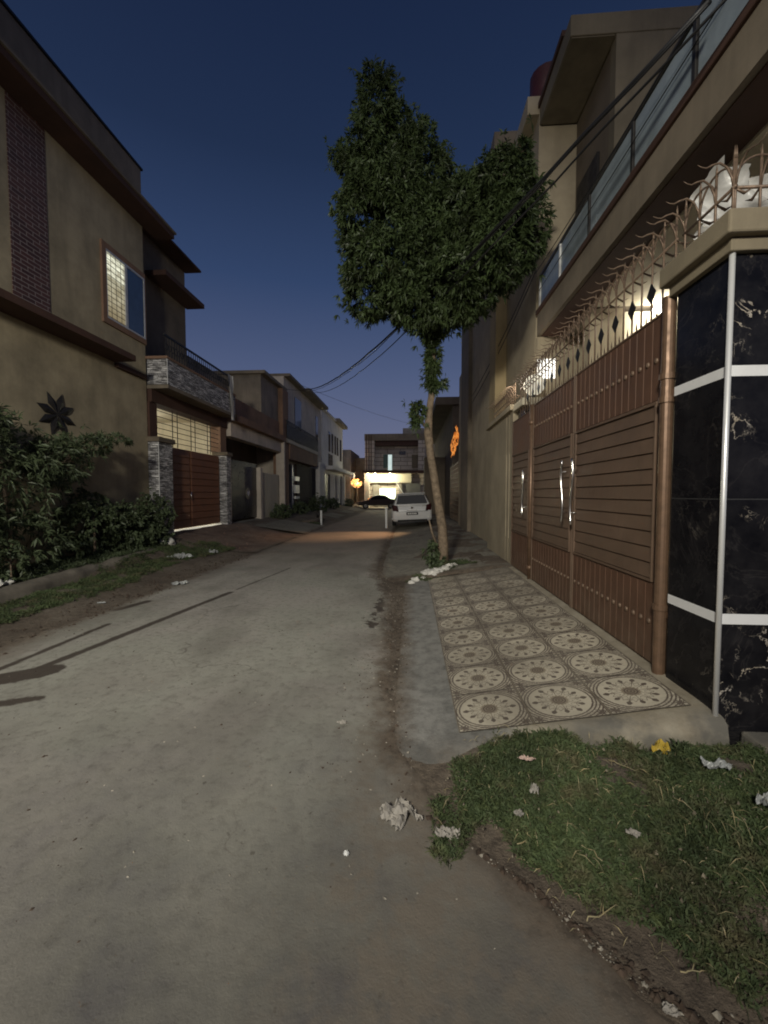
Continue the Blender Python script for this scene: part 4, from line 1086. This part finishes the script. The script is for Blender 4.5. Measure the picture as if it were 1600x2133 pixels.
# dark sedan, seen from the side at the end of the street
dc = thing('dark_sedan', 'dark sedan parked across the street end beside the lit garage', 'car', (0,0,0))
prof = [(-2.1,.35),(-2.1,.62),(-1.9,.78),(-1.1,.90),(-.55,1.3),(.1,1.42),(.7,1.38),(1.3,1.02),(2.0,.95),(2.12,.7),(2.1,.32)]
mb = MB(); mb.prism(prof,'y',-.8,.8); dpaint = simple('dark_car_paint',(.06,.045,.045),.2,.2,.05,4,0); mb.build('body', dpaint, dc, bev=.08)
mb = MB(); mb.prism([(-.95,.93),(-.5,1.27),(.1,1.38),(.65,1.34),(1.1,1.02)],'y',-.805,.805); mb.build('side_window', M['blackglass'], dc)
for x in (-1.35,1.3):
    w_=MB(); w_.tube([(x,-.82,.3),(x,-.6,.3)],.3,18); wo=w_.build('wheel', M['rubber'], dc); MB().tube([(x,-.835,.3),(x,-.821,.3)],.18,12).build('rim', M['steel'], wo)
MB().box(1.95,2.13,-.81,-.55,.72,.88).build('tail_light', emis('red_tail',(1,.12,.2),3), dc)
MB().box(1.8,2.10,-.83,-.80,.3,.5).build('bumper', dpaint, dc)
dc.location=(-3.5,42.5,.02); dc.rotation_euler=(0,0,R(14))

# marker posts
for (x,y,h,l) in ((-1.09,18.2,.92,'slim white marker post standing left of the white car'),(-4.45,19.9,.7,'slim white marker post by the left edge of the road')):
    o = thing('marker_post', l, 'post', (x,y,0), 'white marker posts')
    MB().box(x-.045,x+.045,y-.04,y+.04,0,h).build('post', M['white'], o, bev=.01)
    MB().box(x-.05,x+.05,y-.045,y+.045,h+.001,h+.03).build('post_cap', M['white'], o, bev=.008)

# ------------------------------------------------------------------ garden kerb and shrubs (left)
def kerb(y0,y1):
    mb=MB(); ysk=fr(y0,y1,.12)
    for y in ysk:
        x=-5.45-(y-4)*.12+noise.noise(Vector((y*1.5,0,0)))*.07; top=.24+noise.noise(Vector((y*2.4,4,0)))*.06
        for (dx,dz) in ((.10,-.02),(.08,top*.7),(.03,top),(-.10,top+.01),(-.16,top*.8),(-.17,.05)): mb.v.append((x+dx+noise.noise(Vector((y*6,dx*9,2)))*.02,y,dz))
    for j in range(len(ysk)-1):
        for i in range(5): mb.f.append((j*6+i,j*6+i+1,(j+1)*6+i+1,(j+1)*6+i))
    return mb.build('garden_kerb', M['concrete_kerb'], smooth=True, fix=False)
tag(kerb(-1,10.0),'mud stained low kerb along the shrub bed on the left','kerb')

def shrub(name,label,base,blobs,L,W,seed,stems,m='bush',group='shrubs in the left garden bed',cat='shrub'):
    t = thing(name,label,cat,base,group)
    foliage('foliage', blobs, M[m], t, L=L, W=W, seed=seed)
    mb=MB()
    for (p,q,r) in stems:
        p=Vector(p);q=Vector(q); pts=[p.lerp(q,k/5)+Vector((0,0,.25*math.sin(k/5*math.pi)*(q-p).length*.3)) for k in range(6)]
        mb.tube(pts,[r*(1-.12*k) for k in range(6)],6)
    mb.build('stems', M['bark'], t, smooth=True)
    return t
shrub('drooping_shrub','large feathery shrub reaching up towards the star ornament on the wall',(-6.3,6.0,.2),
   [((-6.45,5.9,1.9),(.55,.8,1.0),1000),((-6.3,5.3,2.5),(.45,.6,.55),700),((-6.4,6.9,2.15),(.4,.6,.4),520),((-6.45,7.7,2.55),(.28,.6,.16),230),((-6.45,8.4,2.75),(.2,.5,.09),110),((-6.3,5.8,.8),(.55,.9,.6),560),((-6.2,4.7,1.3),(.5,.7,.9),600)],
   .13,.013,11,[((-6.3,6,.2),(-6.4,5.9,2.3),.04),((-6.35,6.1,1.4),(-6.45,8.4,2.7),.02),((-6.3,5.9,.5),(-6.3,5.0,2.4),.03)])
shrub('dark_shrub','low dark shrub beneath the beige wall between the tall shrub and the garage gate',(-6.6,8.1,.2),
   [((-6.6,7.9,.9),(.35,.75,.65),1000),((-6.5,8.9,.75),(.35,.6,.55),700)],.10,.02,12,[((-6.6,8,.2),(-6.6,8.0,1.1),.03)])
shrub('clipped_shrub','dense green shrub hiding the foot of the stone pillar',(-6.6,10.0,.2),
   [((-6.55,9.9,.95),(.35,.55,.55),900),((-6.45,9.6,.5),(.4,.5,.35),500)],.08,.022,13,[((-6.6,10,.2),(-6.6,10,1.1),.03)])
shrub('pale_shrub','small pale leaved shrub next to the white stones at the left edge',(-5.95,5.6,.2),
   [((-5.95,5.55,.55),(.18,.22,.32),160)],.09,.018,14,[((-5.95,5.6,.2),(-5.95,5.6,.7),.015)],m='bush')
for i,(x,y,r,l) in enumerate(((-5.75,5.05,.10,'nearest pale rubble stone by the left kerb'),(-5.8,5.25,.08,'second pale rubble stone by the left kerb'),(-5.85,5.45,.06,'small pale rubble stone beneath the pale shrub'),(-6.2,9.9,.15,'large grey rock at the end of the garden kerb'))):
    tag(MB().ball((x,y,.25+r*.3),(r*1.3,r,r*.8),12,8,jit=.7).build('rubble_stone', M['stonewhite'], smooth=True), l,'stone','loose stones in the left bed')
# plants in front of houses further on
for i,(x,y,s,l) in enumerate(((-6.4,19.6,.55,'rounded shrub in front of the unpainted house'),(-6.6,23.6,.6,'dark shrub at the foot of the cream house'),(-6.3,27.5,.9,'tall dark shrub hiding the cream house garage'),(-6.4,33.0,.7,'dark shrub in front of the white house gate'),(-6.2,40.5,.6,'dark shrub at the far end of the left side'))):
    shrub('roadside_shrub',l,(x,y,.2),[((x,y,.25+s*.6),(s*.7,s*1.2,s*.75),int(420*s))],.16,.035,20+i,[((x,y,.1),(x,y,.3+s),.03)],group='shrubs before the left houses')
# raised planter kerb by the unpainted house
mb=MB()
for i,(y0,y1) in enumerate(((19.3,20.4),(21.0,23.5))):
    pass
pts=[(-5.2,19.2,.12),(-4.9,20.5,.14),(-4.8,21.8,.2),(-5.3,22.8,.3)]
mb.tube(pts,[.12,.14,.13,.1],8)
tag(mb.build('planter_edge', M['apron'], smooth=True),'curved cement planter edge in front of the unpainted house','kerb')

# ------------------------------------------------------------------ grass and litter
def inpoly(x,y,p):
    c=False;j=len(p)-1
    for i in range(len(p)):
        if (p[i][1]>y)!=(p[j][1]>y) and x<(p[j][0]-p[i][0])*(y-p[i][1])/(p[j][1]-p[i][1])+p[i][0]: c=not c
        j=i
    return c
def weeds(name,label,poly,count,L,W,m,seed,bare=.0,edge=.12,lift=0):
    rnd=random.Random(seed); x0=min(p[0] for p in poly);x1=max(p[0] for p in poly);y0=min(p[1] for p in poly);y1=max(p[1] for p in poly)
    vs=[];fs=[];k=0;tries=0
    while k<count and tries<count*30:
        tries+=1
        x=rnd.uniform(x0,x1);y=rnd.uniform(y0,y1)
        xn=x+noise.noise(Vector((x*4,y*4,seed)))*edge; yn=y+noise.noise(Vector((x*4+9,y*4,seed)))*edge
        if not inpoly(xn,yn,poly): continue
        d=noise.noise(Vector((x*3.2,y*3.2,seed+3)))+.35*noise.noise(Vector((x*11,y*11,seed)))
        if d < bare-.28+rnd.uniform(-.3,.12): continue
        z=gh(x,y)-.01; h=max(.15,.65+.9*d)
        p=Vector((x,y,z+rnd.uniform(0,.035)*h*(1+1.6*max(0,min(1,(y-2.15)/.25)) if y<2.6 else 1)+lift))
        a=rnd.uniform(0,2*math.pi); el=rnd.uniform(.1,1.3)
        dd=Vector((math.cos(a)*math.cos(el),math.sin(a)*math.cos(el),math.sin(el)))
        l=L*rnd.uniform(.5,1.4)*(.6+.6*h); w=W*rnd.uniform(.6,1.3); sd=dd.cross(Vector((rnd.gauss(0,1),rnd.gauss(0,1),rnd.gauss(0,1)))).normalized()
        mid=p+dd*l*.5; tip=p+dd*l+Vector((0,0,-l*.3))
        n0=len(vs); vs+=[tuple(p),tuple(mid+sd*w),tuple(tip),tuple(mid-sd*w)]; fs.append((n0,n0+1,n0+2,n0+3)); k+=1
    me=bpy.data.meshes.new(name); me.from_pydata(vs,[],fs); me.materials.append(m)
    o=bpy.data.objects.new(name,me); col.objects.link(o); tag(o,label,'grass',kind='stuff'); return o
GP=[(.30,2.42),(.6,2.50),(1.0,2.46),(1.2,2.36),(1.76,2.33),(1.9,2.0),(2.4,1.75),(3.2,1.45),(3.2,1.05),(1.9,1.0),(1.25,1.13),(.92,1.24),(.68,1.38),(.46,1.58),(.20,1.78),(.10,1.98)]
weeds('grass','matted green weeds filling the corner below the tiled ramp',GP,95000,.046,.0034,M['grass'],1,bare=-.02,edge=.34)
weeds('dry_grass','dry straw stems scattered through the green weeds',GP,900,.07,.0015,M['straw'],2,bare=-.5,lift=.02)
weeds('verge_grass','dark grass along the left verge below the kerb',[(-5.5,3.2),(-4.75,4.0),(-4.7,6),(-5.0,8),(-5.1,9.6),(-6.2,10.1),(-5.9,8),(-5.65,5.5),(-5.5,3.2)],26000,.06,.005,M['grass'],3,bare=.1,edge=.3)
weeds('bed_grass','dark ground cover inside the left garden bed',[(-7,3.5),(-5.7,3.5),(-6.2,9.9),(-7,10)],16000,.09,.008,M['bush'],4,bare=-.2,lift=.02)
weeds('tree_foot_grass','thin grass around the foot of the street tree',[(-.1,6.9),(.3,7.5),(.5,8.0),(1.1,8.0),(1.25,7.6),(.9,7.5),(.5,7.05)],3500,.05,.005,M['grass'],5,bare=0,edge=.2,lift=.02)
weeds('drive_edge_grass','patch of grass between the kerb end and the brick drive',[(-5.9,9.9),(-4.9,9.2),(-4.7,10.6),(-5.6,10.9)],3500,.06,.006,M['grass'],6,bare=0,edge=.2,lift=.02)
weeds('far_verge_grass','grass tuft by the left marker post',[(-5.3,19.2),(-4.5,19.2),(-4.5,20.2),(-5.3,20.4)],1500,.1,.02,M['bush'],7,bare=-.3,edge=.2,lift=.02)

# pebbles and leaf crumbs (uncountable)
def crumbs(name,label,regions,m,seed,flat=.5):
    rnd=random.Random(seed); mb=MB()
    for (poly,cnt,s0,s1) in regions:
        x0=min(p[0] for p in poly);x1=max(p[0] for p in poly);y0=min(p[1] for p in poly);y1=max(p[1] for p in poly); k=0; tr=0
        while k<cnt and tr<cnt*40:
            tr+=1
            x=rnd.uniform(x0,x1);y=rnd.uniform(y0,y1)
            if not inpoly(x,y,poly): continue
            if noise.noise(Vector((x*3,y*3,seed)))<rnd.uniform(-.5,.2): continue
            r=s0+(s1-s0)*rnd.random()**4; z=max(gh(x,y),.004)
            a=rnd.uniform(0,6.28); c,s=math.cos(a)*r,math.sin(a)*r
            q=rnd.uniform(.5,1)
            mb.add([(x+c,y+s,z),(x-s*q,y+c*q,z),(x-c,y-s,z),(x+s*q,y-c*q,z),(x+c*.3,y+s*.3,z+r*flat*rnd.uniform(.8,1.6)),(x-c*.3,y-s*.3,z+r*flat)],
                   [(0,1,4),(1,5,4),(1,2,5),(2,3,5),(3,4,5),(3,0,4)]); k+=1
    o=mb.build(name,m,fix=False); tag(o,label,'debris',kind='stuff'); return o
def twig(label,x,y,L,a,seed,z=.03):
    rnd=random.Random(seed); pts=[]; 
    for i in range(7):
        t=i/6; pts.append((x+math.cos(a)*L*t+rnd.uniform(-.06,.06)*L, y+math.sin(a)*L*t+rnd.uniform(-.06,.06)*L, max(gh(x,y),.004)+z+rnd.uniform(0,.012)))
    m_=MB(); m_.tube(pts,[.0022,.0025,.0022,.002,.0018,.0014,.0008],5)
    q=Vector(pts[3]); m_.tube([q,q+Vector((math.cos(a+.7)*L*.2,math.sin(a+.7)*L*.2,.01))],.0014,5)
    tag(m_.build('dry_twig',M['straw'],smooth=True),label,'twig',None)
twig('pale dry twig lying across the weeds left of centre',.47,1.70,.16,.7,1)
twig('long thin dry twig low in the weeds near the road edge',.62,1.40,.17,.45,2)
twig('short straight dry twig over the lower weeds',.86,1.27,.08,.02,3)
twig('forked dry twig in the middle of the weeds',.78,1.62,.12,2.2,4)
twig('pale twig high in the weeds near the yellow wrapper',1.05,2.15,.14,-.5,5)
RD=[(-3.9,1.2),(.4,1.2),(-.2,2.5),(-.4,8),(-3.9,8)]
EDG=[(-.55,2.2),(.0,1.9),(.05,3),(-.08,6.5),(-.3,8.2),(-.9,8.2),(-.6,5)]
LOW=[(.05,1.9),(.5,1.5),(.7,1.25),(1.3,.85),(2.4,.5),(3,.9),(1.6,.95),(.9,1.15),(.5,1.55),(.2,1.8)]
crumbs('pebbles','fine pale grit and pebbles on the road and its dirt edge',[(RD,1500,.002,.012),(EDG,900,.003,.014),(LOW,1300,.003,.013),([(.9,1.2),(2.6,1.05),(2.6,.6),(1.0,.9)],500,.004,.018)],M['stonewhite'] if False else simple('grit',(.30,.27,.22),.9,0,.4,30),1)
crumbs('soil_crumbs','dark soil crumbs and leaf bits on the road edge',[(RD,900,.003,.014),(EDG,1300,.004,.016),(LOW,2600,.004,.026),([(.9,1.2),(2.6,1.05),(2.6,.6),(1.0,.9)],1500,.005,.03),([(-4.6,3.5),(-3.9,3.5),(-3.9,10),(-4.6,10)],700,.006,.03)],simple('crumb',(.06,.04,.027),.95,0,.4,30),2)
crumbs('leaf_bits','pale dry leaf bits caught in the green weeds',[(GP,500,.003,.010)],simple('dry_leaf',(.2,.17,.12),.9,0,.5,30),5,flat=1.2)
for v_ in bpy.data.objects['leaf_bits'].data.vertices: v_.co.z += .03
crumbs('drive_rubble','brick rubble scattered over the muddy left drive',[([(-6.9,10.4),(-4.4,10.4),(-4.4,15),(-6.9,15)],900,.01,.06)],simple('brick_rubble',(.20,.12,.085),.95,0,.4,12),3,flat=.4)

def scrap(name,label,cat,x,y,sx,sy,m,rot=0,seed=0,h=.03,z=None,group=None):
    mb=MB(); n=18; z0=(max(gh(x,y),.004) if z is None else z)
    for j in range(n+1):
        for i in range(n+1):
            u=i/n-.5;v=j/n-.5
            k=1+.35*noise.noise(Vector((math.atan2(v,u)*1.2,seed,0)))
            px_=(u*math.cos(rot)-v*math.sin(rot)); py_=(u*math.sin(rot)+v*math.cos(rot))
            f=abs(noise.noise(Vector((u*4,v*4,seed*3.1))))+.5*abs(noise.noise(Vector((u*9,v*9,seed))))
            mb.v.append((x+px_*sx*k+.3*sx*noise.noise(Vector((v*3,seed,1))), y+py_*sy*k+.3*sy*noise.noise(Vector((u*3,seed,4))), z0+.006+f*h*2))
    for j in range(n):
        for i in range(n):
            u=i/n-.5;v=j/n-.5
            if abs(u)**2.6+abs(v)**2.6>.135+.05*noise.noise(Vector((u*2.5,v*2.5,seed+7))): continue
            mb.f.append((j*(n+1)+i,j*(n+1)+i+1,(j+1)*(n+1)+i+1,(j+1)*(n+1)+i))
    o=mb.build(name,m,fix=False,smooth=False); tag(o,label,cat,group); return o
PAP=simple('dirty_paper',(.31,.285,.25),.8,0,.25,20,.2); PLA=simple('dirty_plastic_bag',(.33,.34,.33),.4,0,.2,20,.1); YEL=simple('yellow_wrapper',(.45,.32,.05),.35,0,.3,15,.1); PNK=simple('pinkish_scrap',(.5,.36,.3),.7)
scrap('crumpled_wrapper','crumpled pale wrapper lying on the road edge left of the weeds','litter',-.05,1.86,.19,.15,PAP,.4,1,.03)
scrap('paper_scrap','clump of pale crumbled plaster on the road edge beside the weeds','litter',.17,1.77,.12,.07,PAP,.1,2,.02)
scrap('paper_scrap','tiny white paper scrap alone on the road in the foreground','litter',-.27,1.645,.026,.026,M['white'],.1,3,.008)
scrap('yellow_wrapper','small yellow wrapper against the front face of the tiled ramp','litter',1.36,2.22,.09,.08,YEL,.6,4,.035,z=gh(1.36,2.22)+.03)
scrap('plastic_bag','flattened clear plastic bag in the weeds below the pillar','litter',1.52,2.06,.14,.07,PLA,-.4,5,.02,z=gh(1.52,2.06)+.05)
scrap('plastic_bag','white crushed plastic at the right edge of the weeds','litter',1.58,1.80,.12,.07,PLA,-.1,6,.03,z=gh(1.58,1.8)+.05)
scrap('plastic_bag','long glossy plastic strip beside the marble wall step','litter',1.80,1.88,.14,.06,PLA,-.6,7,.03,z=gh(1.8,1.9)+.05)
scrap('yellow_wrapper','torn yellow packet at the far right of the weeds','litter',1.86,1.76,.15,.06,YEL,-.6,8,.03,z=gh(1.86,1.76)+.05)
scrap('leaf_scrap','pinkish dead leaf on top of the weeds near the tiles','leaf',.62,2.13,.08,.03,PNK,0,9,.01,z=gh(.62,2.13)+.05)
scrap('paper_scrap','cream paper scrap in the weeds left of centre','litter',.50,1.83,.045,.035,PAP,.3,10,.01,z=gh(.5,1.83)+.045)
scrap('paper_scrap','folded grey scrap in the middle of the weeds','litter',.93,1.68,.05,.04,PAP,.3,11,.01,z=gh(.93,1.7)+.05)
scrap('leaf_scrap','curled dry leaf standing in the weeds','leaf',.60,1.93,.05,.03,PAP,1.2,12,.03,z=gh(.6,1.93)+.045)
scrap('paper_scrap','oblong grey paper scrap on the brown soil at the bottom','litter',.78,1.185,.05,.03,PAP,1.4,13,.01)
scrap('paper_scrap','small white paper scrap on the brown soil near the bottom edge','litter',.88,1.09,.035,.03,PAP,.4,14,.01)
scrap('paper_scrap','white paper scrap at the bottom edge on the soil','litter',.93,1.02,.08,.04,PAP,.4,15,.02)
scrap('leaf_scrap','pink scrap on the brown soil in the lower right corner','leaf',1.22,1.13,.05,.035,PNK,1.2,16,.02)
scrap('paper_scrap','small leaf coloured scrap on the road near the ramp corner','litter',-.45,2.62,.07,.035,PAP,.3,17,.01)
scrap('paper_scrap','pale torn paper on the left side of the road','litter',-3.95,6.6,.28,.22,PLA,.3,18,.03)
scrap('plastic_bag','grey plastic bag on the left verge near the kerb end','litter',-5.35,9.0,.45,.4,PLA,.2,19,.07)
scrap('plastic_bag','small white plastic scrap on the left verge beside the bag','litter',-5.0,9.9,.22,.25,PLA,.2,20,.06)
scrap('paper_scrap','small white scrap on the muddy left road edge','litter',-4.35,5.35,.13,.08,PLA,.2,21,.01)

# ------------------------------------------------------------------ cables
def cable(name,label,a,b,sag,r,n=40,wob=0):
    a=Vector(a);b=Vector(b); pts=[]
    for i in range(n+1):
        t=i/n; p=a.lerp(b,t); p.z-=sag*4*t*(1-t); p.x+=wob*noise.noise(Vector((t*30,r*90,1))); p.z+=wob*noise.noise(Vector((t*30,r*90,5))); pts.append(p)
    return tag(MB().tube(pts,r,6).build(name,M['black_iron'],smooth=True),label,'cable','overhead cables')
cable('overhead_cable','thick upper overhead cable crossing from the cream house into the tree',(-6.6,25,8.05),CABN,.75,.022,wob=.02)
cable('overhead_cable','second overhead cable twisted just below the thick one',(-6.6,25,7.95),(CABN[0],CABN[1],CABN[2]-.03),.76,.009,wob=.04)
cable('overhead_cable','lower overhead cable hanging beneath the thick one',(-6.2,25.5,8.0),(2.1,2.7,4.75),.8,.011,wob=.02)
cable('overhead_cable','thin faint wire crossing the sky above the far houses',(-6.9,24,8.2),(3.5,52,9.9),.5,.010)
cable('overhead_cable','short thin wire leading to the cream house roof',(-6.95,21.6,7.25),(-5.73,22.85,7.48),.08,.012)
cable('service_wire','thin upper wire from the glass balcony to the far right wall',(2.15,7.3,5.5),(1.85,12.5,4.5),.1,.008)
cable('service_wire','thin lower wire from the glass balcony to the far right wall',(2.15,7.3,5.4),(1.85,12.5,4.3),.12,.008)
cable('balcony_wire','slack thin wire running along the front of the glass balcony',(2.14,2.2,5.15),(2.14,7.3,5.35),.05,.006)

# ------------------------------------------------------------------ light
w = bpy.data.worlds.new('World'); sc.world = w; w.use_nodes = True
nt = w.node_tree; bg = nt.nodes['Background']
sky = nt.nodes.new('ShaderNodeTexSky'); sky.sky_type='NISHITA'; sky.sun_disc=False
sky.sun_elevation=R(3); sky.sun_rotation=R(200); sky.altitude=100; sky.ozone_density=3
tc = nt.nodes.new('ShaderNodeTexCoord'); sep = nt.nodes.new('ShaderNodeSeparateXYZ'); nt.links.new(tc.outputs['Generated'], sep.inputs[0])
rp = nt.nodes.new('ShaderNodeValToRGB'); nt.links.new(sep.outputs[2], rp.inputs[0])
SKY = [(0,(.118,.112,.165)),(.1,(.090,.093,.155)),(.27,(.051,.064,.124)),(.45,(.020,.034,.082)),(.62,(.009,.016,.042)),(.8,(.005,.009,.028)),(1,(.006,.01,.03))]
cr = rp.color_ramp
while len(cr.elements)<len(SKY): cr.elements.new(.5)
for e,(p,c) in zip(cr.elements,SKY): e.position=p; e.color=(*c,1)
# the Nishita sky lends its sideways variation, the ramp sets the dusk level
hs = nt.nodes.new('ShaderNodeMix'); hs.data_type='RGBA'; hs.blend_type='ADD'; hs.inputs[0].default_value=.01
nt.links.new(rp.outputs[0], hs.inputs[6]); nt.links.new(sky.outputs[0], hs.inputs[7])
nt.links.new(hs.outputs[2], bg.inputs[0]); bg.inputs[1].default_value = 1.4

def lamp(name, typ, loc, energy, color, **k):
    d = bpy.data.lights.new(name, typ); d.energy=energy; d.color=color
    for a,b in k.items(): setattr(d,a,b)
    o = bpy.data.objects.new(name, d); col.objects.link(o); o.location=loc; return o
def aim(o, t):
    o.rotation_euler = (Vector(t)-o.location).to_track_quat('-Z','Y').to_euler()
s = lamp('sun','SUN',(0,0,20),.26,(1,.93,.82),angle=R(50)); aim(s,(2,8,10))
st_ = lamp('street_light','SPOT',(-2.2,-5.0,5.6),4200,(1,.955,.83),spot_size=R(88),spot_blend=1.0,shadow_soft_size=.5); aim(st_,(-2.3,11.0,.3))
lamp('porch_bulb','POINT',(PLX,PLY-.1,PLZ-.12),13,(1,.93,.8),shadow_soft_size=.06)
lamp('garage_bulb','POINT',(-9.2,12.4,3.7),85,(1,.95,.80),shadow_soft_size=.15)
lamp('globe_bulb','POINT',(1.72,7.2,3.45),9,(1,.9,.75),shadow_soft_size=.15)
for x in (-4.15,-2.4): lamp('canopy_bulb','POINT',(x,47.2,3.65),320,(1,.95,.65),shadow_soft_size=.1)
o_ = lamp('orange_spot','SPOT',(1.7,17.0,3.4),1500,(1,.60,.32),spot_size=R(40),spot_blend=1.0,shadow_soft_size=.1); aim(o_,(-1.9,15.0,0))
lamp('corner_orange','POINT',(-6.2,47,2.8),110,(1,.55,.25),shadow_soft_size=.2)

# ------------------------------------------------------------------ camera
cd = bpy.data.cameras.new('camera'); cam = bpy.data.objects.new('camera', cd); col.objects.link(cam)
cam.location=(0,0,1.55); cam.rotation_euler=(R(90-2.56),0,R(3.75))
cd.sensor_fit='VERTICAL'; cd.sensor_height=36; cd.lens=840/2133*36; cd.clip_start=.05; cd.clip_end=2000
sc.camera = cam
sc.render.engine='CYCLES'
sc.view_settings.view_transform='Standard'; sc.view_settings.look='None'; sc.view_settings.exposure=0; sc.view_settings.gamma=1
sc.cycles.max_bounces=6
sc.cycles.filter_width=1.9
